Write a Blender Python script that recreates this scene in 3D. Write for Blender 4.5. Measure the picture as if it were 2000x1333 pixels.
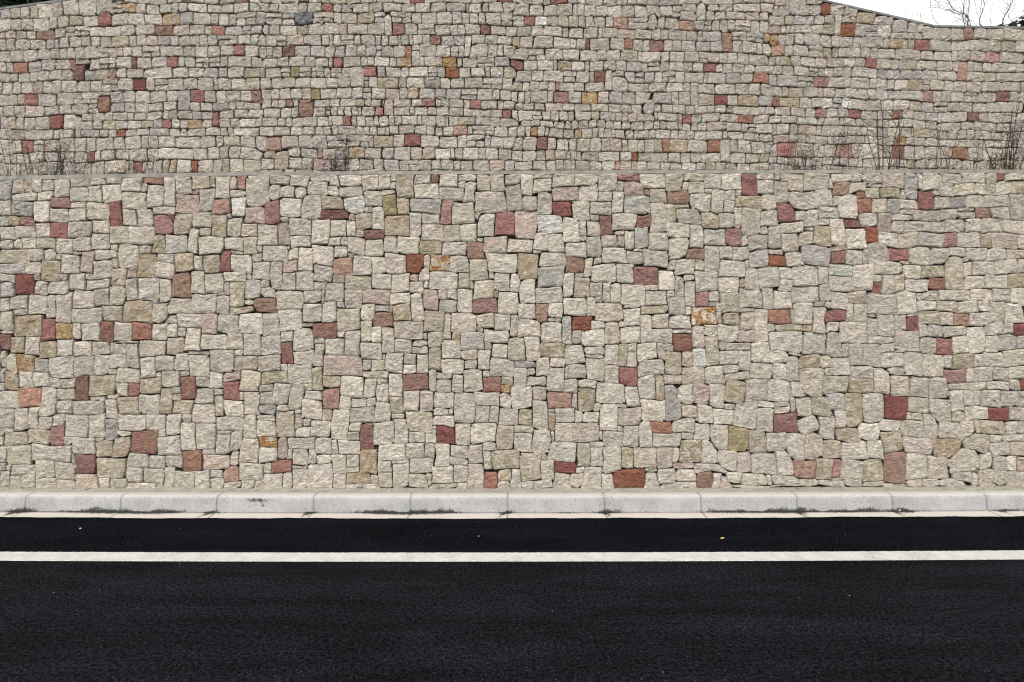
import bpy, math, random
import numpy as np
from mathutils import Vector

random.seed(7)
rng = np.random.default_rng(11)
for o in list(bpy.data.objects):
    bpy.data.objects.remove(o)
SC = bpy.context.scene
COL = SC.collection

# ------------------------------------------------------------------ camera, sky, sun, exposure
EYE = 1.75
cam_data = bpy.data.cameras.new("camera")
cam_data.sensor_width = 36.0
cam_data.lens = 18.9
cam_data.clip_start = 0.05
cam_data.clip_end = 2000.0
cam = bpy.data.objects.new("camera", cam_data)
COL.objects.link(cam)
cam.location = (0.0, 0.0, EYE)
cam.rotation_euler = (math.radians(90), 0, 0)
SC.camera = cam

SUN_EL = 45.0
SUN_AZ = 200.0          # degrees clockwise from +Y: behind the camera, a little to its left
world = bpy.data.worlds.new("World")
SC.world = world
world.use_nodes = True
wn, wl = world.node_tree.nodes, world.node_tree.links
sky = wn.new("ShaderNodeTexSky")
sky.sky_type = 'NISHITA'
sky.sun_disc = False
sky.sun_elevation = math.radians(SUN_EL)
sky.sun_rotation = math.radians(SUN_AZ)
sky.air_density = 1.0
sky.dust_density = 5.0
sky.ozone_density = 1.0
grey = wn.new("ShaderNodeHueSaturation")     # an even overcast: the clear-sky blue is almost gone
grey.inputs["Saturation"].default_value = 0.12
cloud = wn.new("ShaderNodeMix")              # one even sheet of cloud over the whole sky
cloud.data_type = 'RGBA'
cloud.inputs[0].default_value = 0.8
cloud.inputs[7].default_value = (4.45, 4.5, 4.6, 1)
bg = wn["Background"]
bg.inputs["Strength"].default_value = 0.14
wl.new(sky.outputs[0], grey.inputs["Color"])
wl.new(grey.outputs[0], cloud.inputs[6])
wl.new(cloud.outputs[2], bg.inputs["Color"])

sd = bpy.data.lights.new("sun", 'SUN')
sd.energy = 1.5
sd.angle = math.radians(13)
sd.color = (1.0, 0.955, 0.89)
sun = bpy.data.objects.new("sun", sd)
COL.objects.link(sun)
a, e = math.radians(SUN_AZ), math.radians(SUN_EL)
d = Vector((math.sin(a) * math.cos(e), math.cos(a) * math.cos(e), math.sin(e)))
sun.rotation_euler = d.to_track_quat('Z', 'Y').to_euler()

SC.view_settings.view_transform = 'Standard'
SC.view_settings.look = 'None'
SC.view_settings.exposure = 1.3
SC.view_settings.gamma = 1.0
SC.view_settings.use_curve_mapping = False
SC.cycles.use_denoising = True
SC.cycles.filter_width = 1.2

# ------------------------------------------------------------------ helpers
def FW(x):                       # the street bends very slightly away at both ends
    x = np.clip(x, -9.0, 9.0)
    return 1 + .004 * (x / 5.5) + .012 * (x / 5.5) ** 2

def YL(x):                       # face of the lower wall
    return 5.78 * FW(x)

def YU(x):                       # face of the upper wall
    return 7.4 * (1 + .004 * (x / 7) + .03 * (x / 7) ** 2)

def tag(o, label=None, cat=None, group=None, kind=None):
    if label: o["label"] = label
    if cat: o["category"] = cat
    if group: o["group"] = group
    if kind: o["kind"] = kind
    return o

def empty(name, loc=(0, 0, 0)):
    o = bpy.data.objects.new(name, None)
    o.empty_display_size = 0.2
    COL.objects.link(o)
    o.location = loc
    return o

def mesh_obj(name, verts, faces, mat, parent=None, smooth=False):
    me = bpy.data.meshes.new(name)
    me.from_pydata([tuple(map(float, v)) for v in verts], [], [tuple(map(int, f)) for f in faces])
    if smooth:
        me.polygons.foreach_set("use_smooth", [True] * len(me.polygons))
    me.update()
    me.materials.append(mat)
    o = bpy.data.objects.new(name, me)
    COL.objects.link(o)
    if parent:
        o.parent = parent
    return o

class N:                         # small node-graph helper
    def __init__(s, name):
        s.m = bpy.data.materials.new(name)
        s.m.use_nodes = True
        s.t = s.m.node_tree
        s.b = s.t.nodes["Principled BSDF"]
        s.b.inputs["Specular IOR Level"].default_value = 0.25
    def n(s, typ, **kw):
        x = s.t.nodes.new(typ)
        for k, v in kw.items():
            setattr(x, k, v)
        return x
    def l(s, a, b): s.t.links.new(a, b)
    def val(s, sock, v):
        if hasattr(v, "is_output"): s.l(v, sock)
        else: sock.default_value = v
    def noise(s, vec, scale, detail=6, rough=.6, dist=0.0):
        x = s.n("ShaderNodeTexNoise")
        x.inputs["Scale"].default_value = scale
        x.inputs["Detail"].default_value = detail
        x.inputs["Roughness"].default_value = rough
        x.inputs["Distortion"].default_value = dist
        if vec is not None: s.l(vec, x.inputs["Vector"])
        return x.outputs["Fac"]
    def ramp(s, fac, lo, hi, a=0.0, b=1.0):
        x = s.n("ShaderNodeMapRange")
        x.interpolation_type = 'SMOOTHSTEP'
        s.val(x.inputs["Value"], fac)
        for k, v in (("From Min", lo), ("From Max", hi), ("To Min", a), ("To Max", b)):
            x.inputs[k].default_value = v
        return x.outputs["Result"]
    def math(s, op, a, b=0.0):
        x = s.n("ShaderNodeMath", operation=op)
        s.val(x.inputs[0], a); s.val(x.inputs[1], b)
        return x.outputs[0]
    def mix(s, fac, a, b, mode='MIX'):
        x = s.n("ShaderNodeMix", data_type='RGBA', blend_type=mode)
        s.val(x.inputs[0], fac)
        for sock, v in ((x.inputs[6], a), (x.inputs[7], b)):
            if hasattr(v, "is_output"): s.l(v, sock)
            else: sock.default_value = (*v, 1) if len(v) == 3 else v
        return x.outputs[2]
    def color(s, c):
        s.val(s.b.inputs["Base Color"], c if hasattr(c, "is_output") else (*c, 1))
    def grey(s, f):
        x = s.n("ShaderNodeCombineColor")
        for k in range(3): s.l(f, x.inputs[k])
        return x.outputs[0]
    def bump(s, h, strength=.5, dist=.01):
        x = s.n("ShaderNodeBump")
        x.inputs["Strength"].default_value = strength
        x.inputs["Distance"].default_value = dist
        s.l(h, x.inputs["Height"])
        s.l(x.outputs[0], s.b.inputs["Normal"])
    def rough(s, v): s.val(s.b.inputs["Roughness"], v)
    def attr(s, name):
        return s.n("ShaderNodeAttribute", attribute_name=name)
    def obj(s): return s.n("ShaderNodeTexCoord").outputs["Object"]

# ------------------------------------------------------------------ materials
def mat_stone():
    g = N("stone")
    col = g.attr("col").outputs["Color"]
    sep = g.n("ShaderNodeSeparateXYZ"); g.l(g.attr("misc").outputs["Vector"], sep.inputs[0])
    rust, olive, seed = sep.outputs
    off = g.n("ShaderNodeVectorMath", operation='MULTIPLY_ADD')
    cmb = g.n("ShaderNodeCombineXYZ")
    for k in range(3): g.l(seed, cmb.inputs[k])
    g.l(cmb.outputs[0], off.inputs[0]); off.inputs[1].default_value = (37.3, 11.9, 23.1); g.l(g.obj(), off.inputs[2])
    v = off.outputs[0]
    st = g.n("ShaderNodeVectorMath", operation='MULTIPLY'); g.l(v, st.inputs[0]); st.inputs[1].default_value = (1, 1, 2.2)
    big = g.noise(v, 7, 4, .6, .4)
    mid = g.noise(st.outputs[0], 24, 8, .72, .6)
    fine = g.noise(v, 120, 5, .7)
    c = g.mix(1.0, col, g.grey(g.ramp(big, .3, .7, .86, 1.12)), 'MULTIPLY')
    c = g.mix(1.0, c, g.grey(g.ramp(mid, .34, .66, .66, 1.20)), 'MULTIPLY')
    c = g.mix(1.0, c, g.grey(g.ramp(fine, .3, .7, .80, 1.14)), 'MULTIPLY')
    # pale calcite veins and bruises
    vein = g.ramp(g.noise(v, 15, 5, .6, 1.6), .66, .74)
    c = g.mix(g.math('MULTIPLY', vein, .5), c, (.50, .46, .42))
    c = g.mix(g.math('MULTIPLY', g.ramp(g.noise(v, 14, 6, .7, .9), .5, .64), .5), c, g.mix(1.0, c, (.62, .60, .62), 'MULTIPLY'))
    # rust and lichen, where a stone has them
    pr = g.noise(v, 11, 7, .72, .8)
    mr = g.math('MULTIPLY', g.ramp(pr, .44, .55), rust)
    tone = g.mix(g.ramp(g.noise(v, 40, 4, .6), .4, .6), (.37, .20, .065), (.20, .085, .035))
    c = g.mix(mr, c, tone)
    mo = g.math('MULTIPLY', g.ramp(g.noise(v, 13, 8, .75, .7), .45, .57), olive)
    c = g.mix(mo, c, (.235, .20, .105))
    pits = g.ramp(g.noise(v, 60, 3, .6), .30, .22, 0, .45)
    c = g.mix(pits, c, (.07, .06, .05))
    g.color(c); g.rough(.93); g.b.inputs["Specular IOR Level"].default_value = .12
    vor = g.n("ShaderNodeTexVoronoi"); vor.inputs["Scale"].default_value = 20; g.l(v, vor.inputs["Vector"])
    h = g.math('ADD', g.math('MULTIPLY', mid, 1.0), g.math('MULTIPLY', vor.outputs["Distance"], .35))
    h = g.math('ADD', h, g.math('MULTIPLY', fine, .10))
    g.bump(h, 1.0, .042)
    return g.m

def simple(name, base, var=.25, scale=12, rough=.9, bump=.3, dist=.006, fine=90, spec=.2):
    g = N(name); v = g.obj()
    a = g.noise(v, scale, 6, .65); b = g.noise(v, fine, 4, .7)
    c = g.mix(1.0, base, g.grey(g.ramp(a, .3, .7, 1 - var, 1 + var)), 'MULTIPLY')
    c = g.mix(1.0, c, g.grey(g.ramp(b, .3, .7, 1 - var * .7, 1 + var * .7)), 'MULTIPLY')
    g.color(c); g.rough(rough); g.b.inputs["Specular IOR Level"].default_value = spec
    g.bump(g.math('ADD', a, b), bump, dist)
    return g.m

def mat_asphalt():
    g = N("asphalt"); v = g.obj()
    sep = g.n("ShaderNodeSeparateXYZ"); g.l(v, sep.inputs[0])
    grain = g.noise(v, 46, 6, .8)
    vo = g.n("ShaderNodeTexVoronoi"); vo.inputs["Scale"].default_value = 110; g.l(v, vo.inputs["Vector"])
    big = g.noise(v, 1.3, 4, .6)
    worn = g.math('ADD', sep.outputs[1], g.math('MULTIPLY', g.math('SUBTRACT', big, .5), .5))
    base = g.mix(g.ramp(worn, 4.55, 4.15), (.0026, .0031, .0041), (.0060, .0060, .0074))
    c = g.mix(1.0, base, g.grey(g.ramp(grain, .36, .64, .1, 2.4)), 'MULTIPLY')
    c = g.mix(1.0, c, g.grey(g.ramp(big, .3, .7, .85, 1.15)), 'MULTIPLY')
    sx = g.n("ShaderNodeVectorMath", operation='MULTIPLY'); g.l(v, sx.inputs[0]); sx.inputs[1].default_value = (.35, 2.2, 1)
    c = g.mix(1.0, c, g.grey(g.ramp(g.noise(sx.outputs[0], 1.6, 6, .65, .3), .32, .68, .72, 1.32)), 'MULTIPLY')
    sc = g.n("ShaderNodeSeparateColor"); g.l(vo.outputs["Color"], sc.inputs[0])
    chip = g.math('MULTIPLY', g.ramp(sc.outputs[0], .965, .985), g.ramp(vo.outputs["Distance"], .45, .3))
    c = g.mix(g.math('MULTIPLY', chip, .5), c, (.10, .10, .105))
    g.color(c); g.rough(.95); g.b.inputs["Specular IOR Level"].default_value = .015
    h = g.math('ADD', grain, g.math('MULTIPLY', vo.outputs["Distance"], .5))
    g.bump(h, .9, .012)
    return g.m

def mat_paint():
    g = N("road_paint"); v = g.obj()
    a = g.noise(v, 60, 5, .75); b = g.noise(v, 9, 4, .6)
    c = g.mix(g.ramp(b, .35, .65), (.42, .406, .378), (.355, .342, .316))
    c = g.mix(1.0, c, g.grey(g.ramp(g.noise(v, 130, 3, .7), .3, .7, .82, 1.1)), 'MULTIPLY')
    c = g.mix(g.ramp(a, .40, .28, 0, .75), c, (.16, .15, .135))
    worn = g.math('MULTIPLY', g.ramp(g.noise(v, 2.2, 5, .7), .52, .68), g.ramp(g.noise(v, 75, 3, .7), .5, .62))
    c = g.mix(g.math('MULTIPLY', worn, .7), c, (.10, .098, .095))
    g.color(c); g.rough(.75); g.bump(a, .5, .006)
    return g.m

def mat_concrete(name, base, lit_top, pit=True):
    g = N(name); v = g.obj()
    big = g.noise(v, 5, 5, .6); fine = g.noise(v, 85, 4, .7)
    c = g.mix(1.0, base, g.grey(g.ramp(big, .3, .7, .88, 1.1)), 'MULTIPLY')
    c = g.mix(1.0, c, g.grey(g.ramp(fine, .3, .7, .84, 1.12)), 'MULTIPLY')
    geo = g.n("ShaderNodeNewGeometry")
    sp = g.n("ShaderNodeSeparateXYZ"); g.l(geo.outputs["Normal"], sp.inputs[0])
    c = g.mix(g.math('MULTIPLY', g.ramp(sp.outputs[2], .3, .9), .75), c, lit_top)  # upward faces mixed to a paler cream: light from above put into the colour
    if pit:
        vo = g.n("ShaderNodeTexVoronoi"); vo.inputs["Scale"].default_value = 46; g.l(v, vo.inputs["Vector"])
        sc = g.n("ShaderNodeSeparateColor"); g.l(vo.outputs["Color"], sc.inputs[0])
        p = g.math('MULTIPLY', g.ramp(sc.outputs[0], .58, .64), g.ramp(vo.outputs["Distance"], .30, .16))
        c = g.mix(g.math('MULTIPLY', p, .8), c, (.07, .07, .075))
    dirt = g.attr("dirt").outputs["Fac"]
    dm = g.ramp(g.math('ADD', dirt, g.math('MULTIPLY', g.math('SUBTRACT', g.noise(v, 30, 8, .8), .5), 1.9)), .36, .80)
    c = g.mix(g.math('MULTIPLY', dm, .93), c, (.016, .015, .012))
    g.color(c); g.rough(.9); g.bump(fine, .35, .005)
    return g.m

M_STONE = mat_stone()
M_CORE = simple("joint_earth", (.022, .019, .016), .4, 20, .98, .5, .01)
M_CEMENT = simple("ledge_cement", (.20, .188, .168), .25, 9, .92, .45, .006)
M_CAP = simple("cap_cement", (.12, .125, .125), .3, 9, .92, .4, .006)
M_ASPHALT = mat_asphalt()
M_PAINT = mat_paint()
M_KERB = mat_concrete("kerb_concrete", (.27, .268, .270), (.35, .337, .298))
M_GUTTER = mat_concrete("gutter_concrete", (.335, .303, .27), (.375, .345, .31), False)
M_STRIP = simple("sandy_mortar", (.24, .22, .182), .22, 7, .95, .5, .006, 60)
M_SOIL = simple("soil", (.10, .08, .055), .4, 4, .97, .6, .02, 40)
M_GRASSY = simple("dry_ground", (.12, .11, .06), .4, 1.2, .97, .5, .03, 20)
M_STALK = simple("dry_stalk", (.040, .030, .024), .4, 30, .9, .1, .002)
M_STRAW = simple("straw_stalk", (.26, .20, .11), .35, 30, .9, .1, .002)
M_SEED = simple("seed_heads", (.050, .038, .030), .5, 40, .95, .1, .002)
M_OLIVE = simple("weed_leaf", (.085, .085, .035), .4, 40, .9, .1, .002)
M_EVER = simple("evergreen_leaf", (.018, .032, .016), .4, 10, .8, .1, .002)
M_BARK = simple("bark", (.075, .055, .050), .4, 20, .95, .5, .004)
M_PEBBLE = simple("pale_pebble", (.48, .46, .42), .15, 60, .85, .2, .002)
M_LEAF = simple("yellow_leaf", (.34, .27, .07), .25, 60, .8, .1, .002)
M_LITTER = simple("dark_litter", (.035, .030, .022), .4, 60, .95, .3, .002)

# ------------------------------------------------------------------ ground, road, gutter, kerb
XR = 60.0
def xs_range(x0, x1, step=.25):
    n = max(2, int(round((x1 - x0) / step)) + 1)
    return np.linspace(x0, x1, n)

def bendx(x):                    # keep the bend of the street gentle far outside the view
    return max(-9.0, min(9.0, x))

def band(name, y0, y1, z0, z1, mat, x0=-XR, x1=XR, step=.5):
    xs = xs_range(x0, x1, step)
    V, F = [], []
    for i, x in enumerate(xs):
        f = FW(bendx(x))
        V += [(x, y0 * f, z0), (x, y1 * f, z1)]
        if i: F.append((2 * i - 2, 2 * i, 2 * i + 1, 2 * i - 1))
    return mesh_obj(name, V, F, mat)

g = mesh_obj("ground", [(-600, -600, -.06), (600, -600, -.06), (600, 600, -.06), (-600, 600, -.06)], [(0, 1, 2, 3)], M_GRASSY)
tag(g, kind="structure")
xs = np.concatenate([xs_range(-XR, -9, .5)[:-1], xs_range(-9, 9, .03), xs_range(9, XR, .5)[1:]])
V, F = [], []
for i, x in enumerate(xs):
    e = 5.308 * FW(bendx(x)) + .008 * math.sin(x * 2.3) + .006 * math.sin(x * 5.9 + 1) + .004 * math.sin(x * 17 + 2) + random.uniform(-.003, .003)
    V += [(x, -4.0, 0), (x, e, 0), (x, e + .006, -.014)]
    if i: F += [(3 * i - 3, 3 * i, 3 * i + 1, 3 * i - 2), (3 * i - 2, 3 * i + 1, 3 * i + 2, 3 * i - 1)]
tag(mesh_obj("road", V, F, M_ASPHALT), kind="structure")

# solid white edge line: a thin strip of paint with slightly ragged edges
xs = xs_range(-14, 14, .02)
V, F = [], []
for i, x in enumerate(xs):
    f = FW(bendx(x))
    V += [(x, 4.268 * f + random.uniform(-.0035, .0035), .0042), (x, 4.438 * f + random.uniform(-.0035, .0035), .0042),
          (x, 4.266 * f, -.002), (x, 4.440 * f, -.002)]
    if i:
        b, a2 = 4 * i, 4 * i - 4
        F += [(a2, b, b + 1, a2 + 1), (a2 + 2, b + 2, b, a2), (a2 + 1, b + 1, b + 3, a2 + 3)]
tag(mesh_obj("road_marking", V, F, M_PAINT), kind="structure")

def dirt_at(x, spots):
    return sum(h * math.exp(-((x - c) / w) ** 2) for c, w, h in spots)

KSP = [(-5.05, .12, 1.1), (-4.75, .5, .55), (-4.05, .45, 1.2), (-3.6, .3, 1.1), (-3.06, .10, 1.0), (-2.05, .10, .95), (-1.35, .35, .9), (-1.08, .28, 1.0), (-.7, .35, .8), (-.05, .09, 1.0),
       (.55, .12, .6), (.95, .18, .9), (1.35, .3, .45), (2.3, .45, 1.0), (2.85, .3, 1.0), (3.4, .3, .7), (3.9, .5, .75), (4.05, .08, .8), (5.1, .18, .9), (5.5, .3, .4)]

def sweep_piece(name, x0, x1, prof, mat, parent, dirtf, step=.033):
    xs = xs_range(x0, x1, step)
    n = len(prof); V, F, D = [], [], []
    for i, x in enumerate(xs):
        f = FW(bendx(x))
        end = 1.0 if i in (0, len(xs) - 1) else 0.0
        for (y, z) in prof:
            V.append((x, y * f + end * (.0025 if y < 5.5 else 0), z - end * (.002 if z > .1 else 0)))
            D.append(dirtf(x, y, z))
    for i in range(len(xs) - 1):
        for k in range(n - 1):
            F.append((i * n + k, i * n + k + 1, (i + 1) * n + k + 1, (i + 1) * n + k))
    F.append(tuple(range(n)))
    F.append(tuple((len(xs) - 1) * n + k for k in reversed(range(n))))
    o = mesh_obj(name, V, F, mat, parent, True)
    at = o.data.attributes.new("dirt", 'FLOAT', 'POINT')
    at.data.foreach_set("value", D)
    return o

kerb = tag(empty("kerb", (0, 0, 0)), kind="structure")
KP = [(5.476, -.06), (5.476, .0), (5.4765, .012), (5.477, .025), (5.478, .04), (5.479, .06), (5.481, .09), (5.483, .122), (5.486, .138), (5.492, .151), (5.501, .161), (5.513, .167), (5.528, .170), (5.58, .1705), (5.621, .170), (5.624, .165), (5.624, -.06)]
def kdirt(x, y, z):
    if abs(x + 2.58) < .17 and .1 < z < .14: return .75 - 2.2 * abs(x + 2.60)
    if abs(x + 2.53) < .03 and .05 < z <= .1: return .55
    rag = .055 + .022 * math.sin(x * 7.1) + .016 * math.sin(x * 19 + 1) + .010 * math.sin(x * 41)
    return min(1.1, dirt_at(x, KSP)) * max(0.0, 1 - max(z, 0) / max(.02, rag)) if y < 5.5 else 0.0
x = -.05 - 14 * .99
while x < 13.5:
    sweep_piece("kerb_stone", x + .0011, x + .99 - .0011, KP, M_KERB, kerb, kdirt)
    x += .99
gutter = tag(empty("gutter", (0, 0, 0)), kind="structure")
GP = [(5.27, -.05), (5.27, -.010), (5.33, -.006), (5.38, -.002), (5.43, .002), (5.476, .005), (5.476, -.05)]
def gdirt(x, y, z):
    t = max(0.0, (y - 5.33) / .146)
    stripe = sum(math.exp(-((x - .25 * (5.476 - y) * (1 if c > 0 else -1) * 2 - c) / .035) ** 2) for c in (-5.05, -3.06, -2.05, -.07, .93, 2.9, 3.9, 5.0))
    return min(1.2, dirt_at(x, KSP) * t ** 2.2 + .55 * stripe)
x = -.05 - 14 * .99
while x < 13.5:
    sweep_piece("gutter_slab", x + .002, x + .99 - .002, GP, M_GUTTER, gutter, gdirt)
    x += .99
# sandy strip between kerb and wall foot
xs = xs_range(-14, 14, .04)
ys = [5.6245, 5.66, 5.70, 5.75, 5.86]
V, F = [], []
for i, x in enumerate(xs):
    f = FW(bendx(x))
    for k, y in enumerate(ys):
        V.append((x, y * f, .166 + (0 if k == 0 else random.uniform(-.003, .006))))
    if i:
        for k in range(4):
            F.append((5 * i - 5 + k, 5 * i + k, 5 * i + k + 1, 5 * i - 4 + k))
tag(mesh_obj("dirt_path", V, F, M_STRIP, None, True), kind="structure")

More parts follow.
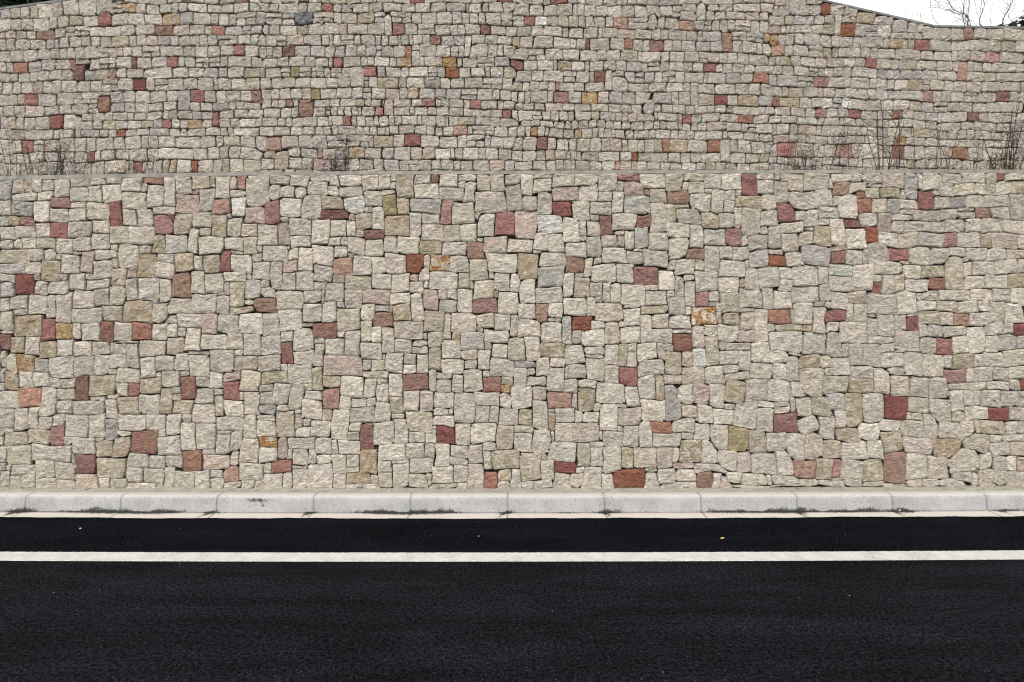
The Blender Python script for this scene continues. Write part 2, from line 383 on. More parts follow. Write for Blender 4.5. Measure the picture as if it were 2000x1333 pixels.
LOWER=("-362 297 85 44p,987 94 61 59,648 262 55 64,-793 132 66 52r,830 75 53 64o,-996 107 91 36,-545 673 50 63,594 346 69 44,785 203 47 64,-865 75 66 44k,-50 "
"649 66 44,-1048 384 61 47y,29 599 47 61p,-808 412 64 44y,-102 207 44 63,630 654 64 44,251 57 72 39O,962 499 39 72k,303 200 55 50,834 207 50 56R,-199 1"
"77 58 47,504 190 47 58,762 486 47 58,160 153 61 44,657 535 61 44g,932 198 53 50,-885 254 55 47k,1010 127 56 47,-22 517 66 39l,348 214 33 77g,41 78 44 "
"58k,739 368 58 44,212 237 61 41,803 431 61 42,947 116 61 42y,742 203 36 69y,-413 60 50 50,385 113 47 52k,881 78 47 53,883 121 64 39,-712 470 44 55o,-2"
"48 597 55 44y,85 489 55 44g,489 139 44 55K,730 640 44 55,859 352 56 44,106 113 58 41,636 489 58 42,742 112 58 42,-367 170 36 66,-11 96 61 39k,209 412 "
"61 39,-941 165 50 47,746 572 50 47,578 242 50 47,825 131 50 47k,-663 432 52 44,-659 143 44 52,-343 253 52 44l,36 510 44 52y,261 451 52 44,655 343 53 4"
"4,773 155 53 44,739 71 53 44,-914 205 69 33,-486 173 41 55,-61 149 55 41,-307 90 41 55y,216 93 41 55,545 85 55 41,1043 162 70 34k,197 495 58 39,803 26"
"1 39 58,-783 461 47 47,-672 295 47 47,23 229 47 47,883 250 47 47,-352 396 50 44,-449 354 44 50,528 244 50 44,629 410 44 50,780 68 44 50k,-146 480 61 3"
"6l,-223 375 61 36,1105 314 62 36,730 148 61 36,-708 601 41 52k,-1069 103 53 42,-21 292 52 41,413 403 52 41S,1012 353 42 53,872 300 42 53,652 123 42 53"
",-798 578 55 39,-648 553 55 39,-975 294 55 39,-410 586 39 55,-479 437 55 39,-105 390 55 39,267 644 55 39g,517 609 39 55,287 490 55 39r,531 133 39 55k,"
"699 255 55 39,-969 419 33 64,-819 175 64 33,-635 90 63 33,314 615 33 63,-591 449 36 58k,-774 334 58 36,4 659 36 58,81 604 58 36w,78 449 58 36,633 453 "
"58 36,-624 308 47 44,-563 266 47 44,421 479 47 44,136 321 47 44,481 240 44 47y,916 297 45 47,-723 560 50 41,-562 389 50 41,-665 193 50 41,-740 124 50 "
"41,-476 394 50 41,254 188 50 41,287 99 50 41,929 251 42 50,592 173 50 42r,634 71 50 42o,-895 628 53 39,-787 510 39 52y,-228 680 39 52k,-8 433 39 52,31"
"0 528 52 39,136 423 52 39l,391 274 52 39,63 136 39 52,447 143 39 52,-918 406 66 30,-1003 219 33 61,-184 639 66 30g,-292 445 61 33p,61 192 33 61,209 18"
"6 33 61,-343 343 36 55,220 532 55 36,475 505 55 36,616 122 36 55,-997 501 44 44y,-781 214 44 44,-690 92 44 44r,-105 627 44 44,-526 578 44 44,-405 533 "
"44 44,-83 266 44 44,-278 151 44 44,794 543 44 44,671 210 44 44k,-431 202 41 47,407 646 47 41,463 91 41 47,855 434 42 47,779 320 42 47,844 253 42 47,92"
"6 77 42 47,-924 440 50 39,-559 217 39 50,-559 68 50 39,-454 597 50 39,-55 599 39 50,-17 599 39 50r,-171 583 50 39,-85 349 50 39,-457 280 50 39,-257 11"
"2 58 33,431 527 33 58,517 440 50 39,1065 68 34 59,539 383 28 69,-688 356 36 52,-323 191 52 36,-15 141 36 52k,-238 64 36 52,-78 61 36 52,241 607 52 36,"
"438 577 52 36,95 268 36 52,546 179 36 53,680 162 36 53,817 506 61 31,-631 597 33 55k,-827 534 41 44,-952 516 44 42,-642 349 55 33,-921 85 44 41r,-210 "
"517 41 44O,-58 426 55 33r,-168 392 44 41k,-518 342 44 41,-131 332 41 44,-253 303 44 41,359 549 44 41,44 335 33 55,301 294 55 33,573 132 44 42,1105 643"
" 34 56g,591 626 42 44r,758 252 56 33y,908 165 33 56,693 115 44 42k,-702 647 47 39p,-1017 633 39 47,-583 517 47 39,-611 387 47 39,-1044 227 47 39r,-827"
" 208 47 39y,-896 165 39 47,-428 412 47 39,160 224 39 47k,1046 223 47 39,676 73 39 47k,-561 343 36 50,-566 115 36 50,-807 93 50 36,-474 637 50 36,-431 "
"638 36 50,-226 557 50 36,-36 557 50 36,-127 295 50 36,-523 301 50 36,381 618 50 36,39 378 50 36,178 288 36 50,539 284 50 36,810 385 36 50,591 86 36 50"
",-697 143 30 58,-332 477 58 30,-34 361 58 30,305 695 58 30,-813 653 52 33,-934 590 53 33,-713 426 52 33,-511 539 52 33,-102 438 33 52,-239 155 33 52,3"
"3 455 33 52,348 303 33 52k,425 110 33 52,658 695 53 33,704 586 33 53,994 572 53 33,699 345 33 53,963 274 53 33r,-911 370 41 41,-321 513 41 41,-249 515"
" 41 41,-73 502 41 41,471 433 41 41,355 425 41 41,84 367 41 41,438 278 41 41,410 234 41 41p,-706 520 44 39y,-1056 471 39 44R,-840 371 44 39,-924 294 44"
" 39,-63 462 44 39,-341 440 39 44,-391 228 39 44r,-8 187 44 39,464 368 44 39,331 98 39 44,174 57 39 44,428 75 77 22,868 160 45 39,-658 654 36 47,-555 6"
"20 47 36p,-844 121 36 47,-365 510 47 36o,-304 328 47 36,-150 61 47 36,291 251 36 47,255 144 36 47,886 534 47 36,641 167 47 36,1112 113 48 36,-695 394 "
"55 30,-609 170 61 28,-124 548 55 30,17 554 55 30,-266 352 30 55,88 526 55 30,83 331 55 30y,431 330 28 61k,334 136 61 28,910 570 56 31,1073 568 56 31,1"
"108 479 56 31y,-676 479 33 50,-924 125 50 33,-184 671 50 33,-515 627 33 50r,-443 525 33 50,-402 374 50 33r,-206 261 50 33r,-151 104 33 50,72 646 33 50"
",129 591 33 50,102 222 50 33o,1027 508 50 33,1076 511 50 34,713 474 50 33,908 399 50 33k,1065 114 50 34,-1077 535 58 28k,-539 503 41 39,-848 488 39 41"
",-797 371 41 39r,-599 203 41 39,-968 69 42 39,-446 480 39 41,-381 453 41 39,-204 422 28 58,-381 338 41 39,-463 229 28 58,-142 148 41 39R,205 691 41 39"
",149 628 39 41l,316 564 41 39,555 490 41 39,537 325 39 41,252 274 41 39r,23 131 41 39,110 152 39 41,409 157 39 41,1057 656 59 28,601 563 39 42,671 578"
" 39 42y,1096 412 39 42,713 295 39 42,631 206 39 42,-928 248 30 53r,-830 276 52 30,-56 226 52 30,158 695 52 30,114 664 52 30p,-769 664 36 44,-727 170 3"
"6 44,-706 52 44 36,-519 385 36 44,10 332 36 44,-279 195 36 44,473 693 44 36,175 553 36 44,332 481 36 44,292 325 44 36,459 185 44 36,220 138 44 36,787 "
"116 36 44,-505 491 25 63,-620 681 33 47,-698 248 33 47r,-1062 181 33 47,-340 643 47 33w,-173 438 33 47p,-105 149 33 47,-197 82 47 33,175 357 47 33,102"
"6 276 47 33,952 157 47 33,-854 623 28 55r,-745 222 28 55k,-314 145 28 55r,520 53 55 28,963 449 70 22,665 396 28 55,606 291 28 55,-738 672 25 61,-573 3"
"03 50 30,-249 255 30 50,356 588 50 30,396 575 30 50,288 376 25 61,443 230 30 50,320 165 50 30r,370 168 50 30,153 104 30 50,825 698 50 31,645 306 50 30"
"y,820 167 50 31,-882 506 39 39,-1025 429 39 39,-726 338 39 39,-239 475 39 39,370 233 39 39,-864 668 41 36,-847 577 41 36,-641 477 36 41,-853 447 36 41"
",-1089 223 42 36,-1010 70 42 36,-296 551 41 36,-494 235 36 41,-530 163 41 36,164 667 41 36,95 562 36 41,532 527 41 36g,335 61 41 36,675 661 36 42,932 "
"534 42 36,703 217 42 36,-626 641 44 33r,-1059 637 44 33g,-557 459 33 44,-651 385 33 44p,-779 255 44 33y,-662 233 44 33,-281 481 44 33,-215 222 33 44,-"
"146 225 44 33,511 686 33 44r,428 606 44 33,375 509 44 33,151 465 33 44k,215 368 33 44k,817 571 44 33,1113 447 45 34,578 404 44 33r,882 210 45 33,970 2"
"18 33 45l,-565 166 28 52l,-1075 138 53 28k,-920 47 53 28,868 687 28 53g,605 595 53 28,567 574 28 53,1109 50 53 28,510 649 58 25k,385 452 25 58,900 623"
" 58 25,883 598 58 25,-982 467 47 30,-1024 142 47 30k,-447 314 47 30,360 659 47 30o,280 574 30 47g,518 483 30 47,468 314 47 30,583 671 30 47,1049 599 4"
"7 31,1057 479 47 31,827 309 47 31,-381 624 63 22r,-973 681 36 39,-752 603 36 39r,-667 610 39 36,-748 502 39 36,-939 479 36 39,-758 412 36 39,-319 609 "
"39 36k,-128 583 36 39,-92 583 36 39l,-78 544 36 39o,-407 493 39 36,-21 478 36 39,-456 101 36 39,418 191 36 39,900 658 36 39r,585 440 36 39,709 435 36 "
"39,-937 667 42 33,-928 332 41 33,-818 319 28 50,-1052 302 42 33s,-787 292 33 41,-749 299 41 33,-604 243 33 41r,-766 175 41 33,-132 667 55 25,-206 599 "
"28 50,-176 550 50 28k,-155 517 41 33s,-114 514 41 33,-165 313 28 50k,-510 270 55 25k,-412 159 41 33,316 663 41 33,136 547 41 33,259 400 33 41,255 363 "
"41 33,368 346 41 33r,288 148 25 55,500 88 33 41,613 526 42 33,755 411 33 42,1059 415 34 42,1019 399 50 28,758 282 50 28,1110 282 50 28,1110 192 50 28,"
"-820 687 44 30,-1001 374 30 44r,-862 408 44 30k,-883 299 30 44,-773 58 44 30,-418 678 44 30,-529 425 44 30o,-275 394 44 30o,-183 220 30 44,-452 131 61"
" 22,110 695 44 30,262 678 44 30p,467 469 44 30,118 376 22 61,214 321 30 44,65 294 30 44,1050 311 45 31,-329 56 52 25y,443 651 25 52,915 501 53 25k,700"
" 403 53 25r,-456 564 47 28,191 635 47 28,248 97 28 47k,1012 541 47 28,878 469 47 28,1009 477 47 28,744 320 28 47,983 307 47 28k,1014 193 47 28,1063 19"
"0 47 28R,-708 684 36 36,-791 618 36 36l,-979 591 36 36r,-647 516 36 36k,-968 370 36 36Y,-1001 331 36 36k,-373 592 36 36,-334 554 36 36,-21 389 36 36,3"
"52 692 36 36,479 577 36 36r,244 494 36 36,416 52 36 36r,647 613 36 36,1003 225 36 36,1037 54 36 36,-759 371 33 39,-1070 341 33 39k,-1036 341 33 39,-62"
"0 128 33 39,-248 211 33 39k,-405 123 39 33,-77 109 33 39,-526 106 39 33,-372 85 33 39,-454 54 33 39,531 562 39 33,509 393 33 39,615 692 33 39,741 535 "
"39 33,1102 138 67 20,-588 637 30 41w,-599 596 30 41,-761 560 30 41k,-65 193 30 41,67 686 41 30,62 565 30 41,310 444 41 30,114 191 41 30,183 100 30 41,"
"807 606 31 42p,861 570 42 31,1083 347 42 31,992 155 31 42,-616 520 25 50r,-747 459 25 50,-139 627 25 50r,-492 580 25 50p,-483 324 25 50r,-146 180 50 2"
"5,123 470 25 50,362 389 50 25,710 503 50 25t,591 51 64 19,-684 564 22 55,-598 558 44 28,-916 523 28 44p,-865 158 28 44g,-457 693 44 28,-91 668 28 44,-"
"388 649 44 28k,-261 641 28 44K,-350 120 44 28,-496 79 44 28r,63 409 28 44o,323 360 44 28,259 230 28 44,77 71 28 44,984 681 45 28,687 626 44 28,1067 62"
"8 45 28,962 600 45 28,840 538 44 28r,749 446 44 28,1062 251 56 22,982 53 45 28,-968 554 36 33,-597 349 36 33,-881 117 36 33k,-604 64 33 36o,-667 52 33"
" 36,-304 690 36 33,-283 513 33 36,-235 412 36 33y,-26 330 36 33,432 694 36 33,555 614 36 33,135 513 33 36o,32 412 36 33,109 51 36 33,912 697 36 33,940"
" 338 36 33r,620 245 33 36,1086 223 36 34,-888 566 39 30,-1094 396 31 39,-888 334 39 30,-710 305 30 39,-1083 263 31 39y,-737 267 39 30,-1094 182 31 39,"
"-297 656 39 30,-44 257 39 30r,-209 114 39 30,-512 50 39 30,-111 63 30 39,467 610 39 30,151 389 39 30O,140 281 39 30,214 277 30 39,1004 599 39 31,868 4"
"98 39 31,-1097 678 25 47g,-819 461 25 47,-288 614 25 47,32 686 25 47,227 648 25 47,114 80 47 25R,963 370 47 25,-1083 507 53 22g,-895 473 53 22,-928 55"
"9 41 28,-623 427 28 41,-710 208 41 28,-983 145 28 42r,-139 693 41 28,-303 251 28 41,-278 237 28 41,-114 112 41 28,109 633 41 28R,403 314 28 41w,377 62"
" 41 28,1092 601 42 28,673 492 28 42,1069 449 42 28,305 416 58 19k,-1051 586 44 25,-966 332 33 33,-1051 266 33 33,-347 696 50 22,-347 671 50 22,-239 44"
"1 44 25,-413 319 22 50,-165 354 33 33,-59 308 25 44,-420 269 25 44k,-201 50 44 25,203 600 25 44r,94 415 33 33,402 360 25 44,1043 692 25 45,1056 540 45"
" 25,1119 511 34 34,947 426 45 25k,993 426 45 25,782 379 25 44,905 338 33 33,976 341 33 33,1119 346 34 34g,-900 668 30 36,-979 624 36 30,-886 444 30 36"
",-850 306 36 30,-635 268 30 36,-59 689 30 36,-312 411 30 36,-56 394 36 30,-233 339 36 30,-45 53 30 36r,493 541 36 30,474 400 36 30y,319 392 36 30,-888"
" 595 39 28,-479 478 28 39,-138 423 39 28,-391 412 28 39,19 272 28 39,950 625 39 28,1108 538 56 20,1047 346 28 39,-997 425 22 47,-1034 184 22 47,-296 5"
"77 47 22r,-496 119 22 47p,362 469 22 47,553 444 22 47,818 671 47 22k,1023 449 47 22,-875 372 25 41r,-965 237 42 25,-864 201 25 41,-428 447 41 25,-194 "
"301 25 41,393 538 41 25r,861 648 42 25,816 473 25 42,1049 378 42 25,-597 488 52 19,-1058 70 53 19,319 248 19 52y,-1094 460 31 33,-969 206 33 30,-812 5"
"7 33 30,39 645 33 30,175 591 30 33,827 643 31 33g,1119 569 34 31,1067 278 34 31,1121 223 31 34,1119 79 34 31,-939 623 36 28,-823 615 28 36,-566 589 36"
" 28,-562 557 28 36,-30 689 28 36,-234 636 28 36y,-261 557 28 36,-205 464 36 28,-147 253 36 28,546 684 36 28,399 680 36 28,211 564 36 28,266 528 36 28,"
"411 441 28 36r,30 185 28 36k,301 52 28 36,714 682 36 28o,1009 653 36 28,773 613 36 28,842 392 28 36,577 318 36 28l,581 284 28 36,-1008 559 44 22,-740 "
"56 22 44,-314 368 22 44,-529 203 44 22g,254 567 22 44l,503 305 22 44,902 427 45 22,-670 690 39 25,-1068 433 39 25,-1097 349 25 39r,-630 208 19 50,-729"
" 91 39 25,-117 258 25 39,238 319 19 50k,384 198 39 25,956 704 50 20,970 651 39 25g,576 522 39 25O,925 476 39 25r,1116 375 39 25R,711 180 25 39,360 41 "
"69 14,-1013 589 30 30,-1018 267 30 30,-373 50 30 30,555 652 30 30,946 679 31 31,796 642 31 31,636 572 30 30,869 389 31 31r,1121 163 31 31,-1056 662 55"
" 17,-976 651 42 22r,-765 89 33 28,-500 696 41 22,-92 319 41 22,-292 277 55 17,342 623 22 41k,182 462 28 33,54 264 41 22,8 56 22 41,779 702 42 22,1073 "
"684 34 28,1105 684 34 28y,936 653 33 28,1004 251 56 17,-875 538 47 19,-1007 43 47 19,-1092 583 36 25,-850 336 36 25,-1086 300 25 36,-483 667 36 25,507"
" 361 36 25p,377 312 25 36,172 188 36 25l,479 55 36 25l,678 453 25 36,-583 415 52 17,488 338 53 17,485 274 53 17,-593 134 22 39,-173 613 39 22,-388 264"
" 39 22k,-526 134 39 22s,223 454 22 39,1004 705 45 20,-1020 464 28 30,-815 245 28 30r,-1046 47 30 28,-271 82 30 28,-272 53 28 30,461 541 28 30,766 642 "
"28 31r,780 581 28 31O,953 570 28 31r,706 532 31 28r,947 398 28 31,977 396 31 28o,1093 160 28 31,-1097 637 25 33,-1031 536 33 25,-274 690 25 33,-476 51"
"0 33 25p,-138 382 17 50,-18 222 25 33,1030 627 33 25o,922 370 33 25,1089 80 25 34,-40 191 19 41,-117 92 41 19,164 510 19 41l,203 455 19 41,599 378 58 "
"14y,799 350 58 14,960 44 59 14,-1038 507 36 22,-1099 51 22 36,-205 143 36 22,751 682 36 22,840 475 22 36,-173 265 17 47,1098 707 48 17,-1017 296 28 28"
",-17 63 28 28y,124 253 28 28,61 236 28 28,140 54 28 28,679 307 28 28,-735 372 25 30,-514 670 25 30,-367 540 30 25,-188 493 25 30,-522 452 30 25,-359 2"
"18 25 30,283 609 30 25r,205 50 25 30,-846 44 39 19,7 478 19 39,-429 235 39 19,345 265 39 19,908 451 39 19,706 74 19 39r,-932 692 44 17,-960 260 33 22,"
"-105 481 22 33,-292 363 22 33l,-449 153 33 22,392 702 44 17,259 310 22 33,25 159 44 17,716 704 44 17,1033 89 22 34,-747 530 36 19,-602 276 36 19p,1 69"
"7 36 19,-345 592 19 36,-329 218 36 19,178 331 36 19,474 289 36 19,969 545 36 20,-1072 684 25 28,-841 244 25 28,-1008 173 28 25,-289 298 28 25,-528 228"
" 25 28,-398 192 25 28y,251 703 50 14r,489 616 17 41,6 383 17 41,780 670 28 25,1020 681 25 28,992 622 42 17,840 598 28 25,1032 569 25 28y,592 472 28 25"
",1122 255 28 25O,-179 114 22 30,-482 50 22 30,200 660 30 22,140 361 22 30,427 374 30 22l,974 184 31 22,-412 700 47 14,446 411 14 47,847 617 47 14,-193"
" 697 33 19,-151 202 33 19,-405 94 33 19,171 423 17 39,160 255 39 17,85 178 17 39y,514 38 77 8,738 604 39 17r,834 285 39 17,692 44 58 11,-990 262 25 25"
",-982 179 25 25,-1075 45 25 25,-453 667 25 25,-483 361 25 25,-219 312 25 25,-343 92 25 25,463 46 25 25p,926 598 25 25,-751 632 44 14,-1045 560 28 22,-"
"1000 534 28 22,-1099 429 22 28,-879 45 28 22,-96 700 44 14,28 301 44 14g,1125 601 22 28,592 496 28 22,1027 427 28 22,696 379 28 22,-965 42 36 17,-199 "
"332 36 17,-52 94 17 36,323 325 17 36,872 188 36 17,-674 519 19 30,-666 262 30 19,-594 99 19 30,98 303 30 19,992 506 20 31,816 334 31 19,-774 695 41 14"
"o,371 83 41 14p,731 411 14 42,641 46 42 14,742 45 42 14,-1028 686 22 25,-1004 687 25 22,-1011 665 33 17,-1048 609 33 17r,-1093 560 33 17,-1093 485 33 "
"17,-941 374 17 33,-387 674 25 22,-471 538 22 25,-129 449 22 25,-457 175 17 33,-337 165 25 22,-429 104 17 33,468 664 25 22,470 640 22 25,1096 255 22 25"
",-1049 684 19 28p,-580 691 19 28r,-793 546 28 19,548 704 39 14,145 189 19 28,443 48 19 28,895 371 19 28,949 307 20 28,910 44 39 14,-588 666 30 17,-798"
" 38 61 8,-635 62 30 17,-635 43 30 17,-381 564 30 17,186 385 30 17,-892 693 36 14,-1103 103 14 36,-147 273 36 14,67 42 36 14,436 446 22 22l,1085 377 22"
" 22,-1077 608 25 19y,-819 497 19 25p,-219 290 25 19,236 565 19 25,793 464 19 25r,1017 308 20 25,-938 644 33 14,-372 484 28 17,-278 419 33 14,-198 348 "
"33 14,-88 299 28 17,-11 264 28 17,-530 184 41 11,-146 39 55 8,549 213 41 11,570 541 33 14,584 201 33 14,1053 137 28 17,874 44 33 14,-1100 607 19 22,-6"
"01 40 39 11,-381 696 19 22,-176 141 22 19l,749 703 22 19,622 620 19 22,-858 696 30 14,-528 248 30 14,-489 207 30 14,-45 122 30 14,153 593 14 30,355 10"
"5 14 30,34 42 30 14,997 275 14 31,-412 467 25 17,-149 449 17 25,-340 145 25 17,345 516 17 25,-1104 309 11 36,-839 153 36 11,766 536 11 36,-672 323 47 "
"8,-862 229 28 14,-568 42 28 14,-378 120 14 28,-478 107 14 28,673 605 28 14,962 250 28 14,-699 182 19 19,-120 361 19 19y,-301 218 19 19,407 513 19 19k,"
"-662 583 22 17,-548 531 22 17,-893 224 33 11,-311 299 17 22,-14 247 22 17Y,-526 76 17 22,367 370 44 8,704 551 33 11y,606 210 11 33,584 213 33 11,587 3"
"9 66 6,-597 689 14 25,-616 463 14 25,-183 521 14 25,-412 350 25 14,377 146 25 14,723 331 14 25,785 42 42 8,-1063 413 30 11,-1104 273 11 31,-652 112 30"
" 11,-246 187 30 11,183 126 30 11,-1068 558 17 19l,-712 370 17 19,-833 349 58 6,-168 697 17 19r,-529 474 17 19,-52 339 17 19,498 475 17 19y,341 451 19 "
"17,258 335 19 17,990 635 39 8,-644 691 14 22k,-737 397 22 14,-264 668 28 11,-212 485 22 14p,-278 262 22 14,-341 74 28 11,-19 42 22 14,233 682 14 22,30"
"1 465 28 11,301 76 28 11,888 700 11 28,702 654 11 28,857 630 28 11,-456 78 36 8,-238 92 36 8,-723 230 17 17,-620 152 33 8,-110 685 17 17,-327 583 17 1"
"7,-490 291 17 17,-441 173 17 17,-294 52 17 17,-339 39 33 8,-305 39 33 8l,-176 50 11 25,259 425 33 8,509 417 33 8,176 317 33 8,453 341 17 17,471 208 25"
" 11,1065 707 17 17r,612 323 33 8,-968 489 19 14,-630 240 19 14,-959 134 19 14,-544 42 19 14,-359 562 14 19,180 615 19 14,504 569 14 19,183 521 19 14,6"
"38 378 19 14y,-945 90 8 30,368 640 30 8,117 281 8 30,785 686 31 8,605 403 8 30,-487 611 22 11,232 583 22 11,384 487 22 11,690 693 11 22g,-735 617 14 1"
"7r,-590 540 28 8,-913 491 17 14,-1096 372 28 8,-1103 249 14 17,-723 245 17 14,-1103 77 14 17,-255 682 14 17,-308 634 17 14,-74 620 17 14,-366 425 17 1"
"4,-369 364 17 14,-441 251 17 14,489 668 17 14,339 336 17 14,40 283 14 17,134 222 8 28,186 211 14 17,576 704 17 14,591 703 14 17,758 664 17 14r,685 425"
" 17 14,563 379 14 17,953 86 17 14,-858 551 19 11,-857 519 11 19,-591 324 19 11,-581 232 11 19,375 684 11 19,381 414 11 19,848 670 11 19,87 144 8 25,66"
"4 431 25 8,-1029 486 14 14,-752 152 14 14,-255 700 14 14,-54 279 14 14,291 670 14 14o,793 484 14 14,-565 429 17 11,-704 279 22 8,-1090 157 17 11,-88 4"
"73 11 17,-182 470 11 17,-33 451 11 17y,-168 159 11 17,545 590 11 17,85 393 17 11,146 73 17 11,854 520 22 8p,-939 541 19 8,-1106 134 8 19,-109 39 19 8,"
"56 540 19 8,236 212 19 8,641 591 19 8,-790 679 11 14,-980 530 11 14,-565 491 11 14,-861 283 14 11,-1104 153 11 14,-892 139 14 11,-67 569 14 11,-345 53"
"1 14 11,-44 491 11 14,-405 445 6 28,-129 202 11 14l,-458 197 14 11,-47 76 28 6,424 672 14 11,186 440 14 11,432 429 14 11,69 102 11 14y,926 672 14 11,8"
"82 448 11 14,-629 452 17 8,-439 385 25 6,507 518 8 17,143 491 17 8,194 145 8 17,704 51 17 8,-1090 74 11 11,-543 547 11 11,-69 374 11 11,99 393 11 11,2"
"37 385 11 11,234 161 11 11,868 407 22 6,842 327 22 6,-257 419 8 14,-277 317 8 14,153 571 14 8,-769 434 19 6,274 545 19 6,782 407 19 6,-684 670 11 8p,-"
"609 620 11 8,-762 276 11 8,85 200 17 6,400 182 11 8,984 529 11 8p,-482 550 6 11y,67 707 43 11,-344 618 10 15,-187 363 10 15,685 283 16 19,1012 49 12 3"
"0,554 52 10 21,832 38 49 9,-759 36 15 10")
